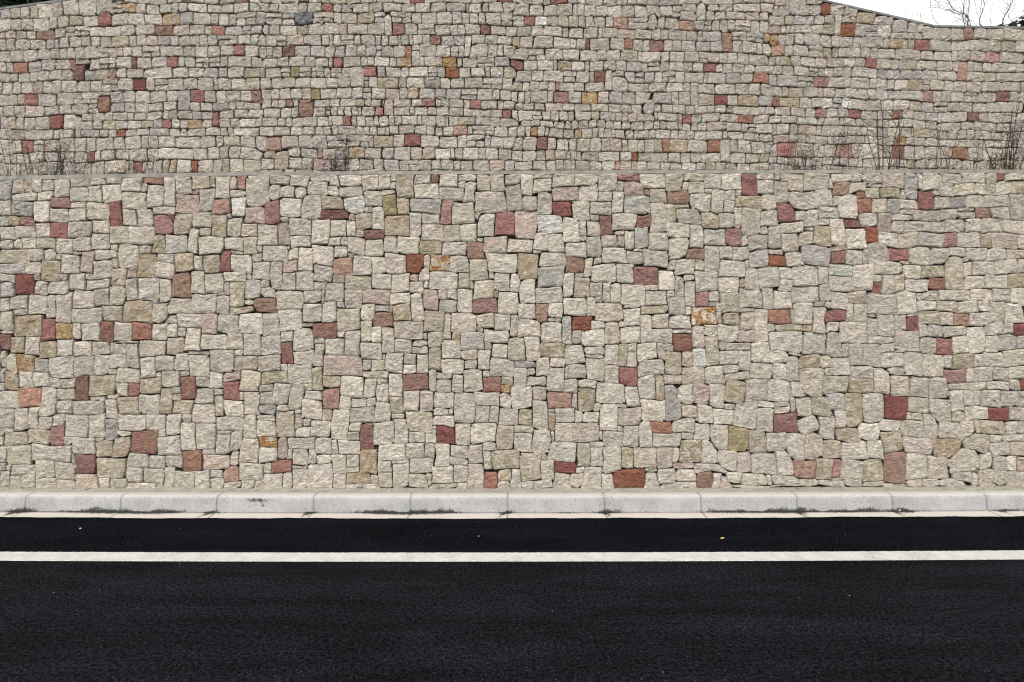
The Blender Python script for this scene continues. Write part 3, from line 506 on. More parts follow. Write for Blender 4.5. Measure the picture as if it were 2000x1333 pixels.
UPPER=("-984 1096 84 29,-1188 1286 48 49,-429 1077 36 61,-1238 1285 48 48,1428 883 63 36,1114 1156 74 30,-1108 835 62 35,-901 903 65 32,1424 1158 71 31,-1141 "
"1286 44 48,1131 880 55 39,797 1284 44 47g,-954 871 62 33,-1139 902 55 37,988 1100 73 27,-912 1017 36 54g,461 889 54 36y,515 889 54 36,916 1073 66 30,8"
"12 881 51 38,996 880 51 38l,1009 1186 62 31,-723 870 58 33,-570 993 43 43o,-755 1123 62 30,-355 901 54 34y,-225 900 54 34,-614 899 51 36,1430 1223 60 "
"32,1210 1184 59 32,762 882 47 38r,-718 835 47 38,590 878 29 62,1366 881 52 36,767 1074 58 31,-1141 1257 37 49r,-427 1210 54 32,113 1078 54 32,-949 124"
"6 51 35s,88 1171 54 32,299 1059 43 40,-342 1062 58 30y,-90 1148 50 33,-636 848 36 47y,1270 1185 55 32,-382 867 50 33,243 1169 54 31,1123 1040 63 28,13"
"66 1072 59 30,1313 880 48 36,504 1078 54 31,1085 1185 55 31y,493 1292 61 27,684 1133 54 31,-960 904 51 33,25 1262 50 32,-1042 869 51 33,377 993 32 51,"
"-1255 1030 51 33,-1309 1029 51 33,-862 1244 47 35,654 1016 54 30y,-1313 1284 37 46,-574 1241 51 32G,592 1048 54 30,-275 900 47 34r,-1242 1064 48 35,-8"
"50 1063 47 34,-174 899 47 34,-374 1209 50 32,-1056 903 47 34,417 1020 47 34,-852 836 44 37,162 1138 50 31,773 1015 55 29y,-659 895 40 40r,-1247 900 44"
" 37,-523 837 50 31p,-1141 1013 37 44r,-1022 1216 55 29,212 1137 50 31,-257 1090 54 29,1264 880 44 37r,568 1079 51 31,1428 934 63 26,-999 1247 47 33,77"
" 1021 47 33,1434 850 52 31,-1280 964 40 39R,-232 1148 47 32,1015 1012 51 31,31 1079 47 32,23 1140 47 32,324 1136 50 30,-1346 999 55 29,-403 1240 50 30"
"y,-1293 898 44 36,-1086 1126 47 33,1181 880 41 39,977 1072 51 30,930 881 40 38o,1223 880 41 39,386 1135 51 30,430 967 58 26,-934 1064 44 35,-716 1061 "
"43 34k,29 833 58 25,-266 1061 50 29,-1048 1247 47 32,-302 867 43 34,-777 902 47 31,1426 1073 52 30,-968 1215 51 29r,-552 1180 50 29,598 1173 29 51o,43"
"5 1291 54 27,554 1195 51 29,-1322 964 40 37,1229 1099 52 29,-910 836 40 37,-115 865 43 33,216 1020 43 33Y,459 1196 51 29,-474 837 47 31,-718 1153 47 3"
"1,941 1221 40 37O,200 890 40 36,647 888 40 36,49 893 40 36,-1097 1247 47 31,-429 868 43 33y,-1093 1187 47 31,-568 900 40 36,539 1019 43 33,588 1296 54"
" 26,823 938 51 28,1045 1218 37 40,-986 1031 44 33,-537 1149 43 32g,-581 1149 43 32,144 1261 43 32,1315 1099 52 29,-1429 900 37 40,-153 1267 54 26,-52 "
"1236 40 35,550 857 51 28,267 859 58 24,112 1202 50 27,-497 1210 43 32,1051 1156 48 30,-216 1118 50 27,-845 903 44 32,137 1170 43 32,115 1138 43 31,890"
" 881 36 38,-1286 835 44 32,-758 1061 40 34,-1078 1065 40 35,814 1243 55 25,-1199 835 40 35,-601 1180 47 29,-718 1092 47 29k,-1390 866 52 27,-84 833 47"
" 29,-760 835 36 38l,1374 1221 45 32,-875 1274 51 27,-189 866 40 34,362 1020 40 34,323 1020 40 34,-541 1210 43 31,992 1253 51 27y,196 968 47 28,-617 12"
"70 51 26,-561 868 47 28,-1129 868 44 31,506 1036 22 61,-534 1063 43 31,-76 1028 43 31,690 1080 44 31r,838 1187 44 31,-1386 1123 44 31r,-508 1033 43 31"
",-465 1033 43 31,-367 1032 43 31,-1263 1125 44 31,-577 1063 43 31,-234 1031 43 31,1156 1182 44 31r,-1278 1285 29 47,1091 1232 44 31,362 1197 47 28,-18"
"5 1238 40 33,1095 1011 44 31,315 1198 47 28,175 1021 40 33,1266 983 48 29,541 1049 47 28,135 1021 40 33r,-1242 964 33 41,-1242 835 40 33,1426 911 67 2"
"1,-400 836 43 30,-189 1148 40 33,903 1128 47 28,140 891 36 36,285 889 36 36p,299 1228 43 30o,-225 1239 40 33,-1326 1244 40 33,1152 936 52 26y,1388 112"
"8 48 28,566 943 54 24,-1029 1031 40 33,-773 1028 40 33,70 1262 40 32,283 1260 40 32,1382 849 45 31,-1379 1186 44 30,406 857 47 27,1216 1154 48 28,-105"
"2 1096 47 28,41 1172 40 32,1007 850 51 26,1412 1190 41 33k,1274 1113 26 52r,-331 1268 50 25,952 937 48 27,-441 1119 47 27,-530 900 36 35,1335 849 44 3"
"0,-1315 1214 48 27o,-617 1209 43 29,-219 1061 43 29g,-1396 1155 41 32,702 942 47 27,196 1078 40 32,704 1016 44 29,640 1048 40 32,-427 908 61 20,1001 9"
"36 48 27,-284 957 43 29,823 963 58 22,-1160 1217 44 29,-1114 1217 44 29,-1213 1102 29 44r,-919 1096 44 29,-834 1094 44 29,-764 1093 43 29,-1293 866 44"
" 29,-40 833 43 29p,1311 1071 44 30,-904 1245 36 35g,1323 1156 44 30,736 1240 47 27,-1369 836 41 32k,550 967 51 25,-108 1206 43 29,1376 985 48 27,660 1"
"164 36 35,-1026 1126 40 32,370 967 47 26,-40 897 36 34,-1039 1065 36 35R,-893 1063 36 34,-797 1062 36 34,-1160 835 37 35,-4 897 36 34,-4 1148 36 34,14"
"00 1101 48 27,-227 866 36 34,-658 1092 43 29,-124 955 47 26y,708 1047 36 34,1085 880 33 39r,523 1263 25 49l,388 1234 25 49,855 881 33 38,-263 866 36 3"
"4,-1348 931 44 29,-919 1214 44 29,1179 1099 44 29,-102 1059 40 31,601 967 51 24,229 1290 47 26,-733 902 40 31,-982 931 58 21,-661 981 43 28,-1340 866 "
"44 29,614 1079 40 31,-160 1030 40 31,937 1186 40 31,290 1168 40 31,442 1226 40 31,739 1158 40 31o,-115 1117 43 28,-962 1156 40 31,285 1020 36 34,1225 "
"849 44 29,270 1198 43 28,279 1136 40 30,806 1157 40 31,-875 1213 44 28,38 970 40 30,-1222 1246 40 31k,-149 1060 40 30,-40 1205 43 28,862 1073 40 30r,1"
"76 1200 43 28,-1211 1001 48 26,1452 1102 48 26,-1371 1280 29 42,-192 1207 40 30,402 1167 40 30r,-54 864 36 33,-984 1126 40 30,450 1050 47 25,1337 933 "
"48 26,232 1050 47 25,402 1050 47 25,-477 1293 47 25,-1365 899 33 37r,956 1156 40 30,-1180 1247 40 30,32 1203 43 27,686 833 51 23,-468 868 36 32,426 12"
"60 36 32,321 1260 36 32,-356 1118 43 27l,-1355 1029 37 33r,-1103 1031 37 33,-875 1030 36 33r,-904 871 36 33,-867 870 36 33,85 892 32 36r,559 889 33 36"
"r,684 888 33 36,-668 1120 43 27,-596 1120 43 27,-830 870 36 33,390 1260 36 32,490 1166 40 29,-555 955 43 27,-293 930 47 25,-676 840 36 32,1396 1043 41"
" 30r,-448 1241 40 29,484 1251 43 27,49 860 40 29,530 1166 40 29,-1334 1186 40 30,1260 1217 37 33,497 1135 40 29,1200 1071 41 30,457 1135 40 29,-1088 8"
"69 36 32,579 1018 36 32R,627 857 43 27,1286 1012 41 30,-876 1095 40 29,-1249 867 40 29,-164 1089 40 29O,-5 1088 40 29,-1071 1217 40 29,-398 1179 40 29"
",1432 1014 41 30,-599 839 36 32,-351 1293 47 24,1223 1126 41 29,-826 1273 43 26,1331 1220 37 32,52 1109 40 29,-228 957 40 29,-771 1211 43 26,791 1043 "
"40 29y,92 1109 40 28,-1402 1278 30 40,-1071 1278 40 29s,-1361 964 33 35,-313 1208 36 31r,-1355 1155 37 32,-1263 1245 37 32,832 1043 40 29,-304 1292 47"
" 24,142 1108 40 28y,1043 1127 40 29,1278 1155 41 29,892 851 47 24,-326 1091 40 28,182 1108 40 28,-505 868 36 31,-277 1208 36 31,130 1291 43 26r,-808 1"
"001 51 22,-1328 836 37 31,-1199 1064 33 35,-1365 1063 33 35,-1165 1064 33 35,-9 953 47 24,-1317 1155 37 31,667 1299 44 26,-327 1032 36 31,-826 1154 36"
" 31,-790 1154 36 31,-1344 1124 37 31,-1305 1124 37 31,479 1020 33 34,701 1106 51 22,-456 930 47 24,-201 1268 43 25,-465 1063 36 31,-1392 932 41 28k,21"
"8 1199 40 28,-174 1292 47 23,-391 1091 40 28r,261 968 40 28,337 1107 40 28,-171 1117 40 27Y,756 988 44 25,999 985 44 26,-245 1268 43 25,-336 995 25 43"
"p,343 1050 43 25,-1103 1002 44 26,-418 1268 43 25,151 1050 43 25,-1400 1241 33 34,482 1223 40 28o,-731 953 43 25,1260 1040 37 31,-340 867 32 33,-694 8"
"98 29 38,-679 930 43 25,-1209 901 29 38,969 1012 37 30,616 942 43 25,621 918 47 23l,-1365 1242 33 34,265 1069 18 59,-297 1118 40 27s,-5 1267 40 27,-14"
"33 1276 30 38,-815 835 29 37,-636 930 43 25,-396 1293 43 25,-331 835 36 30,667 1274 44 25,-31 927 40 27,-1295 999 40 27,196 834 40 27,1366 1157 37 30r"
",1098 1072 37 30,977 1218 29 37,-668 954 43 24,1137 1071 37 30,-110 978 47 22,-947 1031 33 33,-839 1029 33 33,-736 1028 33 33,-619 1150 32 32r,-340 11"
"48 32 32,218 1260 32 32,355 1260 32 32,106 1261 32 32,1173 1218 33 33,-1067 1031 33 33,-769 870 33 33,-614 1296 43 24,70 1079 32 32,1171 1156 37 30,-9"
"45 1125 36 29r,-261 1239 32 32,636 990 47 22,-876 930 47 22,1268 1070 37 30,1390 1013 37 30,-886 1297 58 18,-1209 867 37 29,-43 1088 36 29,-126 834 36"
" 29,14 894 29 36,-742 1183 36 29,-93 1089 36 29,-237 835 36 29,234 889 29 36,335 889 29 36,1171 1010 37 29,1327 1012 37 30,216 860 43 24,121 923 40 26"
",-1408 837 33 33,649 967 44 24r,-29 1117 36 29,1222 982 37 29,-142 929 40 26o,1354 958 45 24,756 939 36 29,-694 1241 29 36,806 1102 40 26,1054 850 40 "
"26,627 1166 29 36,-546 1269 40 26,448 857 36 28,-687 1297 43 24,-797 1242 29 36,693 967 44 24,-1152 1096 37 29,-565 838 32 31,594 1273 43 24,-751 1272"
" 40 26,886 1042 36 28,-525 1006 47 22,-219 1292 43 23,-129 1292 43 23,-20 1178 40 25,-1095 902 29 36,-1016 836 29 35,909 1274 37 28,-180 1178 36 28,23"
"4 1108 36 28,1110 1100 37 28,1227 908 48 22,-1001 1276 36 28,-81 954 40 25,417 920 40 25,-749 929 43 23,-996 1002 40 25,-286 1268 40 25,-376 1268 40 2"
"5,-954 1002 40 25,196 993 47 21,860 1128 36 28,-272 1032 32 31s,-862 1154 33 31,877 1187 33 31,-616 1063 32 31,-196 1031 32 31,-895 1155 33 31,-678 10"
"63 33 31,-597 1032 32 31,651 1079 33 31,-485 893 54 18,1037 1041 37 28,1135 1011 33 31y,-1286 1095 37 28,823 1128 36 28,-790 977 43 23,-1425 1063 30 3"
"5,-1282 1064 29 35,-313 901 29 34,909 937 37 28,-1177 1157 33 31,-1433 1240 30 35,-394 983 40 25,1457 1129 37 28,1156 850 37 28,-120 1162 18 54,-1215 "
"946 18 55,-523 1119 36 27,-830 930 44 23,-151 1238 29 34,-579 1209 32 30k,-690 1272 36 27,1400 959 41 25,945 1273 33 30,-812 1212 36 27r,667 918 44 22"
",252 1020 29 33,-1135 1187 33 30,-43 1267 36 27,-93 1178 36 27,1364 910 48 21,881 1013 33 30,1039 1072 33 30,-56 1065 54 18,555 1134 33 30,725 882 25 "
"38,1054 880 26 39,543 1294 36 27,263 834 36 26,-908 976 44 22,1225 956 44 22,817 1014 33 30,-304 983 40 24,675 1048 29 33,-97 1267 36 26,-1396 899 26 "
"38,270 1290 36 26,81 1230 32 29w,563 919 40 24,-1375 1094 37 27,-969 1186 33 29,-1180 901 26 38,1075 936 37 27,-1255 1000 37 27,-340 1217 18 52,49 123"
"1 32 29r,-530 982 36 26,-58 1178 36 26,-1127 954 40 24y,566 1166 33 29,1187 911 44 22,241 993 43 22,1116 828 55 18,-261 1292 40 24r,1459 1044 34 30,74"
"9 1298 29 33p,939 962 44 22,-266 1128 22 43,-501 1149 29 32,-472 1149 29 32,-443 1149 29 32,-389 1148 29 32,-309 1148 29 32,-2 833 32 29,-1222 1187 33"
" 29,-910 1185 33 29,-694 1150 29 33,-1410 1029 30 33,-128 1089 32 29,1247 1011 33 30,-1257 1187 33 29,-1001 870 29 33,-808 1029 29 33,-178 834 32 29,-"
"302 1006 43 22,249 1260 29 32,894 962 44 22,1185 1127 33 29,16 1109 32 29r,667 857 36 26,-250 983 40 23,1294 849 33 29,76 833 36 26,-1344 1282 22 44,-"
"1433 1155 30 33,-14 1058 29 32,-59 1292 40 23,-20 1292 40 23r,1060 828 51 19,-1307 930 33 29,-997 976 44 22,758 1267 33 29,1374 1189 30 33,-508 1269 3"
"6 26r,1358 829 74 13,-519 1248 58 16,346 946 36 25,1295 1219 30 33o,1343 1188 30 33,1276 909 44 22,546 1107 36 25r,1005 1127 33 29r,-712 1271 36 25,31"
"4 859 36 25,708 1300 36 25,1148 984 37 26,381 889 25 36,714 888 25 36,958 985 37 26r,797 987 36 25,-1249 1096 33 29,241 1078 29 31r,314 833 36 25,-153"
" 1003 40 23,708 1275 36 25,-4 998 36 25,-252 930 36 25,-153 980 40 23,952 1042 33 28,268 1107 32 28,191 1169 29 31,346 1221 50 18,1442 960 37 26,324 1"
"078 29 31,-436 1293 36 25y,-656 1233 47 19,609 1252 36 25,301 1107 32 28,-1272 1215 33 28,730 828 36 25,115 994 43 21,612 1017 29 31,-988 836 25 36,37"
"9 1078 29 31,-966 1275 33 28,962 850 37 25,-146 1178 32 27,-545 1294 36 25,-825 1243 25 35,1074 1041 33 28,-878 953 36 25y,1309 984 33 28r,-1431 934 3"
"3 28,70 1202 32 27,-647 1063 29 31,-628 1032 29 31,-429 1033 29 31,-927 1155 29 31,-756 1153 29 31r,-709 1122 29 31,-18 1026 29 31,-1209 1157 29 31,-4"
"97 1063 29 31,524 919 36 24,70 1146 47 19,-596 930 36 24,-2 1204 32 27,1173 828 55 17,-557 1120 32 27,-436 836 29 30,350 1167 29 30,1056 1012 29 31,96"
"9 828 44 20,14 861 29 30,-102 1237 25 34,490 1272 40 22,642 1133 29 30,-559 930 36 24,-485 910 54 16,-1031 1187 29 30,667 1252 36 24p,-736 1251 54 16,"
"391 1291 32 27,680 990 40 22,-1054 954 36 24,-138 899 25 34,-1396 1063 26 35,-1334 1063 26 35,-1007 1065 25 35,490 832 40 22l,-228 1005 40 22r,-1422 9"
"97 30 31,612 1133 29 30,-601 868 32 27,-364 836 29 30,135 860 32 26,366 858 32 26k,241 1228 29 30,732 964 40 22,773 964 40 22,-452 1007 40 22,305 1290"
" 32 26,-183 1060 29 30,-1001 1186 29 30p,-52 1148 25 34,1093 850 33 27,169 1229 29 29,849 1014 29 30,140 1230 29 29,390 832 36 23,911 1233 18 47,-984 "
"1299 47 18,1089 1207 48 18,-893 1124 29 29,112 1230 29 29,-712 977 36 23,462 991 36 23,-788 1272 33 26,849 851 36 24,-1046 1157 29 29,-1390 998 30 30,"
"157 923 32 26,-999 903 25 34,-749 977 36 23,926 828 40 21,819 828 36 23,1171 1040 29 29r,-830 1184 29 29,-694 1181 29 29,-709 1183 29 29,-665 1181 29 "
"29,738 1044 29 29,74 1291 32 25,481 857 29 29,-479 956 29 29,1444 986 34 26,642 832 36 23,1292 957 37 23,499 1195 29 29,864 912 36 23,706 1163 25 33,1"
"125 1127 29 29k,-23 864 25 33,16 1291 32 25,-212 1178 29 28r,-1182 1037 44 19,-707 1027 25 33r,-648 1150 25 33,-1033 1002 33 26,862 986 33 26r,896 986"
" 33 26,1112 984 33 26,-799 870 25 33,1185 984 33 26,-416 1149 25 32,-313 814 65 13,1231 829 55 15,916 912 37 23,1448 1191 26 33,178 860 32 25,-654 120"
"9 29 28,510 857 29 28,517 1223 29 28,1227 1216 26 33,-1416 964 26 33,699 1224 25 32,-1035 1277 29 28,885 1221 33 25k,-795 953 33 25,973 1127 29 28,920"
" 1042 29 28,-790 835 22 37,943 1127 29 28,1030 911 37 23,-519 956 29 28,843 1275 33 25,-304 1248 54 15,-101 907 50 16,-722 1001 40 20,-79 934 58 14,13"
"13 1187 26 32,-625 981 29 28,281 992 36 22,730 1216 36 22p,642 1230 43 18,-1007 1163 47 17,1129 1230 29 28,-1091 1096 29 28,851 1220 33 25,-70 1123 47"
" 17,763 1128 29 27k,886 828 36 22,-1169 1126 26 31,-162 955 29 27,-1133 1133 44 18,-1018 953 33 24y,708 917 36 22,-941 836 22 36y,112 892 22 36,169 89"
"1 22 36,1148 960 37 22,1003 961 37 22,-790 1294 43 18,-632 1120 29 27,-821 963 18 43r,-938 1298 44 18,-834 1295 44 18,1041 961 37 22,404 889 22 36,616"
" 889 22 36,1358 1100 30 28k,1110 960 37 22,230 834 29 27,-1320 1095 29 27,-964 836 22 36k,198 948 29 27,464 1078 25 31,-1089 954 33 24,-543 1032 25 31"
"K,725 1189 25 31Y,751 1188 25 31,776 1188 25 31,-568 1032 25 31,-1284 1156 26 31,-678 1032 25 31,-250 814 61 13,802 1188 25 31,784 828 33 24k,725 1074"
" 25 31,1200 1039 26 31,-99 1001 32 24r,-236 1215 47 16,-658 1271 29 27,323 1168 25 30r,361 1291 29 27,773 1157 25 31,94 948 36 21,1227 1040 26 31,1013"
" 828 40 20,-1274 931 29 27,-1416 1187 26 31,629 1106 33 24,1041 936 29 27,-711 929 33 23,1290 829 56 14,875 1274 29 27O,155 994 36 21,881 1157 26 30k,"
"-383 1063 25 30,758 913 33 23,-592 955 29 26,513 1107 29 26,937 1013 26 30w,1319 909 37 21,428 992 32 23,128 948 32 23,585 1134 25 30,-1042 835 22 35r"
",-189 981 32 23,1337 1042 26 30,523 991 33 23,1110 936 29 26,457 1166 25 30,990 1156 26 30,166 1290 29 26,-850 1001 33 23,-1116 1157 26 30,631 1297 29"
" 26,-176 929 29 26l,-1065 835 22 35,-1309 1063 22 35,-1433 867 30 26,771 1102 29 26,451 1020 22 34,-1165 1188 26 30,-1123 1074 47 16,-126 1237 22 34,4"
"24 1135 25 29,795 851 33 23,607 832 33 23,577 991 33 23,-119 1035 43 17,741 1102 29 26,209 922 29 25,139 969 25 29,576 1252 29 25,-1074 1157 26 29,732"
" 1015 25 29r,-1192 1188 26 29,1235 1071 26 30,442 944 32 22,1245 932 30 26,61 1050 29 25,187 1050 29 25,299 921 29 25,364 921 29 25,830 987 29 25,1378"
" 933 30 26,14 1050 29 25k,-940 1185 25 29,-799 1094 25 29,-326 1179 25 29,-261 1178 25 29,-391 956 25 29,-709 1210 29 25,-1299 1186 26 29g,-207 834 25"
" 29,-1065 1002 29 26,-880 1184 25 29,-351 957 25 29,-416 956 25 29,-847 977 33 23,-147 865 22 33,1154 1127 26 29,-1184 1096 26 29,-1384 1213 33 23,315"
" 992 32 22,-1390 964 22 34,510 967 29 25,-656 1250 47 15,-83 864 22 33,1262 849 26 29,453 832 33 22,399 1197 25 28,-41 976 32 22,-18 813 65 11,-74 120"
"5 25 28r,1142 1099 26 29g,-601 1092 25 28K,-1243 931 29 25,-47 953 29 24,1325 1127 26 29,-936 931 33 22,-788 1191 54 13,-577 1295 29 24,-358 1091 25 2"
"8,-196 956 25 28,847 1151 40 18,819 1080 44 16,1185 960 33 22,-1437 1029 22 33,-373 1006 32 22,-264 1006 32 22,191 1261 22 32,-960 953 29 25r,-1120 10"
"96 26 28r,-465 1210 22 32p,11 1172 22 32y,857 1244 29 25,1202 1216 22 33,982 1041 26 28,-1437 837 22 33,598 1106 29 24,877 937 26 28,631 1274 29 24,11"
"89 850 26 28,1039 1100 26 28g,-1293 1245 22 33,106 860 25 27,791 1128 25 28,-650 1296 29 24,421 1107 25 27,675 1224 22 32,290 947 25 27,-284 844 58 12"
",886 1246 29 24,-137 813 58 12,819 1219 29 24,-914 1274 25 27,-1037 976 33 21,960 881 18 38,-477 1119 25 27r,2 927 25 27,-427 815 54 13,-373 814 54 13"
",1032 880 18 38,-812 902 22 32,-1190 954 29 24,-668 868 29 24,333 967 25 27p,-574 816 51 13,-93 1292 29 23,937 1100 26 27,-16 1243 32 21,486 1107 25 2"
"7,1123 850 26 27k,911 1101 26 27,333 1291 25 27,404 1078 22 31,-1101 976 33 21,885 1101 26 27,-236 1200 47 14,315 947 25 26,-192 814 54 12,-299 1032 2"
"2 31,-654 1032 22 31,-1236 1157 22 31,-1259 1156 22 31,-43 1027 22 31,905 1186 22 31,-1029 930 33 21,557 1273 29 23,249 1137 22 31,-1057 1187 22 31,-7"
"9 813 58 11,411 1227 22 30,1430 830 60 12,-579 1270 25 26,106 833 25 26,660 1106 29 23,193 1290 25 26,49 995 32 20,422 832 29 23,285 814 65 10,-1158 9"
"76 33 20,609 1223 22 30,773 1242 25 26k,548 1251 25 26,-1408 1094 26 26,258 889 18 36,312 889 18 36,359 889 18 36,424 889 18 36r,-1027 1300 36 18,-749"
" 1294 36 18o,-712 1293 36 18,-1065 1301 36 18,-797 1123 22 30,346 992 29 22,16 995 32 20,853 828 29 23,576 832 29 23,267 1228 22 30,924 1157 22 30,100"
"9 1227 33 20,587 1223 22 30,433 1166 22 30,763 852 29 22,216 1229 22 30,699 857 25 26y,-1435 1094 26 26,-773 1242 18 36,45 1291 25 25g,194 1229 22 30,"
"-72 977 29 22,94 969 22 29,1064 911 29 23,-162 1206 22 29,1015 1156 22 30,1362 1042 22 30,926 986 26 26,1035 984 26 26,1274 932 26 26,1081 984 26 26r,"
"88 1050 25 25,1216 932 26 26,1068 1072 22 30,401 814 65 10,1095 911 29 22Y,-1179 868 22 30r,-302 1062 22 29,482 967 25 25r,115 969 22 29,1035 1249 33 "
"20,565 1223 22 29,1125 911 29 22,-766 953 25 25,-140 1206 22 29,-514 1294 25 25,-479 1241 22 29,1430 1044 22 30,493 920 25 25,-81 1237 18 35,675 1200 "
"44 15,-975 1056 36 17,-847 953 25 25,1075 960 29 22,-516 1180 22 29,-483 1180 22 29,-295 1178 22 29,-194 1090 22 29,-487 1007 29 22,-856 1184 22 29,-3"
"49 1179 22 29,-237 1178 22 29,-454 956 22 29r,1465 1074 22 30,1358 1013 22 30,162 969 22 29,346 1236 50 12,-454 1185 36 17,708 1193 22 29Y,158 1071 36"
" 17,-67 898 18 34,377 945 25 24,-52 1000 25 24,245 948 22 28,-932 953 25 25,1098 1127 22 29,-362 983 25 24r,-295 1090 22 28,-1353 1214 26 25,1075 1127"
" 22 29,930 850 26 25,422 1196 22 28,-31 1148 18 34,786 938 22 29,223 949 22 28,-988 953 25 24,-975 1073 36 17,-525 815 47 13,359 833 25 24,1299 1127 2"
"2 29,840 1296 40 15,576 815 65 9,230 968 22 28,-1022 903 18 34,267 948 22 28,1350 1127 22 29,-1203 1224 40 15,1007 1041 22 28,-880 1001 25 24,699 1252"
" 25 24,-1161 954 26 24,-477 815 47 13,-119 1020 43 14,-1114 930 29 21,1426 1129 22 28,292 968 22 27,-938 1275 22 27,79 994 29 20,-841 1212 22 27,45 10"
"21 18 33,-218 982 25 23,-458 1092 22 27,444 1107 22 27,493 991 25 23,27 1021 18 32,-1332 891 29 21,723 1129 22 27,9 1021 18 32,-1384 1029 18 33,-670 1"
"150 18 33,-286 1148 18 32r,-389 1119 22 27,791 1218 25 23,1339 984 22 28,25 925 22 27,832 912 25 23,1009 1208 33 18,-1418 1213 30 21,526 943 25 23,-11"
"90 976 29 20,-1061 930 29 20,79 924 22 26,151 834 22 26,948 912 26 23,-860 1131 36 16,130 834 22 26,975 912 26 23,167 1170 18 31,433 1085 36 16,-723 1"
"233 29 20,171 813 54 10,548 832 25 22k,-1439 964 18 32,1414 986 22 27,523 832 25 22,-652 817 40 14,184 922 22 26Y,225 813 54 10,482 943 25 22,-616 123"
"2 32 17,173 948 22 25,1123 1185 18 31,967 1186 18 31,-1439 1123 18 31,-1420 1123 18 31,-201 929 22 25,9 970 18 30,-1439 1187 18 31,725 852 25 22,513 8"
"15 58 10,-13 975 25 22r,-223 930 22 25,-943 976 25 22,1191 936 22 26,-479 1268 22 25,642 1214 43 13,263 921 22 25,714 990 25 22,-420 1006 25 22y,324 9"
"21 22 25,448 920 22 25,470 920 22 25,-678 1006 25 22,1299 933 22 26,-1196 931 26 22,-570 1098 36 15,-636 955 22 25,373 1167 18 30,25 813 50 11,-70 110"
"9 47 11,903 1157 18 30,-1169 931 26 22,1013 1072 18 30,16 1225 32 16,-327 930 22 24,119 813 50 10,638 816 58 9,-908 953 22 25,638 1252 22 25,158 1087 "
"36 15,-882 836 15 37O,-1142 931 26 21,-360 930 22 24,-616 1249 32 16,-917 1125 18 29,-1203 1135 40 13,697 816 58 9,-382 930 22 24,632 1200 40 13,-153 "
"834 18 29,-427 1179 18 29,-369 1179 18 29,-315 957 18 29,-270 829 30 17,-689 1092 18 29,-530 930 22 24,762 1044 18 29,-421 930 22 24,-690 817 36 14,-5"
"08 930 22 24,-799 1177 33 16,-534 1099 36 14,-439 891 37 14,-751 1233 26 20,343 814 50 10,786 912 22 23,-825 1131 33 16,1081 1100 18 28,808 912 22 23,"
"732 1267 18 28,1062 1100 18 28,-1134 1057 27 19,146 1201 18 27p,63 947 25 20,366 1107 18 27,-389 901 14 34,550 991 22 23,-797 929 22 23,847 1166 40 13"
",-506 1092 18 27,-601 981 18 27,391 1101 32 15,464 1107 18 27,312 968 18 27,-409 1119 18 27,-326 1118 18 27,-16 1225 32 15,459 815 51 10,1260 957 22 2"
"3,-183 1004 22 22,999 912 22 23,-113 890 26 18,-299 829 28 17,686 1163 15 34,-875 977 22 22,-1346 1094 18 27,1301 1050 41 12,59 924 18 27Y,-140 1148 1"
"4 33,-70 1267 18 26k,108 1021 14 33,862 1101 18 27,1152 911 22 22,1210 1019 37 13,173 1261 14 32,-636 1006 22 22,973 961 22 22,341 858 18 26O,-825 111"
"6 33 14,-317 1232 28 17,482 1050 18 26,-1054 1126 15 32r,99 1291 18 26,647 942 18 26,-616 955 18 26,-364 1233 29 16,72 813 43 11,-488 983 18 25,110 10"
"50 18 25,38 1050 18 25,388 920 18 25,1058 984 18 26,-470 983 18 25,-452 983 18 25,-753 1001 22 21,-434 983 18 25,-31 999 18 25,-88 890 24 18,-483 1098"
" 29 15,574 1106 18 25,-616 816 32 14,911 1019 26 18,1049 1185 15 31,-1232 1126 15 31r,153 948 18 24,-1129 976 22 21,758 828 18 25,-1144 1150 29 15,-10"
"88 930 22 20O,-218 1096 25 17,-290 1232 26 17,-74 1000 18 24,-401 930 18 24,-1160 868 15 30,-530 868 14 30r,399 945 18 24,-44 1049 31 14,457 1267 25 1"
"7,-1144 1165 29 15,-700 954 18 24,-488 930 18 24,-1332 909 29 15,-1240 1223 29 15,-1095 1157 15 30,-124 1002 18 23,1321 958 19 24,-364 1248 29 15,417 "
"945 18 23,-401 1025 25 17,-454 1171 36 12,-1105 1285 26 17,-454 1263 29 14,-371 956 14 29,-331 957 14 29,-436 956 14 29k,-68 1089 14 29,-255 957 14 29"
",-637 1187 25 17,-534 1233 29 14,821 851 18 23,-505 1233 29 14,402 992 18 23,1253 1126 15 29,-158 1155 22 19,860 1043 15 29,603 990 18 23k,16 1240 32 "
"12,209 1108 14 28,504 943 18 22,1249 1155 15 29,-676 1209 14 28,857 938 15 28,-144 1117 14 28,40 947 22 18,391 1115 32 12,352 1086 25 16,-910 930 18 2"
"2,-92 921 31 13,741 1129 15 27,457 1251 25 16,-616 1006 18 22o,862 963 18 22,-656 1006 18 22,-497 1119 14 27,-398 1006 18 22,-1240 1209 29 14,352 1070"
" 25 15,70 977 25 15,-966 976 18 22,43 925 14 27,-773 1001 18 21,169 834 14 26,-1217 1038 22 18,1291 1035 22 18,-115 928 14 26,-1063 976 18 21,288 834 "
"14 26o,81 867 25 15,-1109 1056 20 19,932 1247 22 17,-736 1216 25 15,70 962 25 14,-164 865 11 34,230 922 14 25,372 1050 14 25,245 922 14 25,343 921 14 "
"25,339 833 14 25,-401 1041 25 14,769 1298 11 33,1167 1078 22 16,528 1141 22 16,-1101 1306 33 11,-771 1177 22 16,-277 983 14 24,221 1078 11 32,-408 891"
" 25 14,81 853 25 13,590 919 14 24,211 1169 11 31r,667 937 22 16,-483 1085 29 12,543 1216 22 16,840 1095 26 13,-63 921 26 13,-365 1141 18 18,537 1078 1"
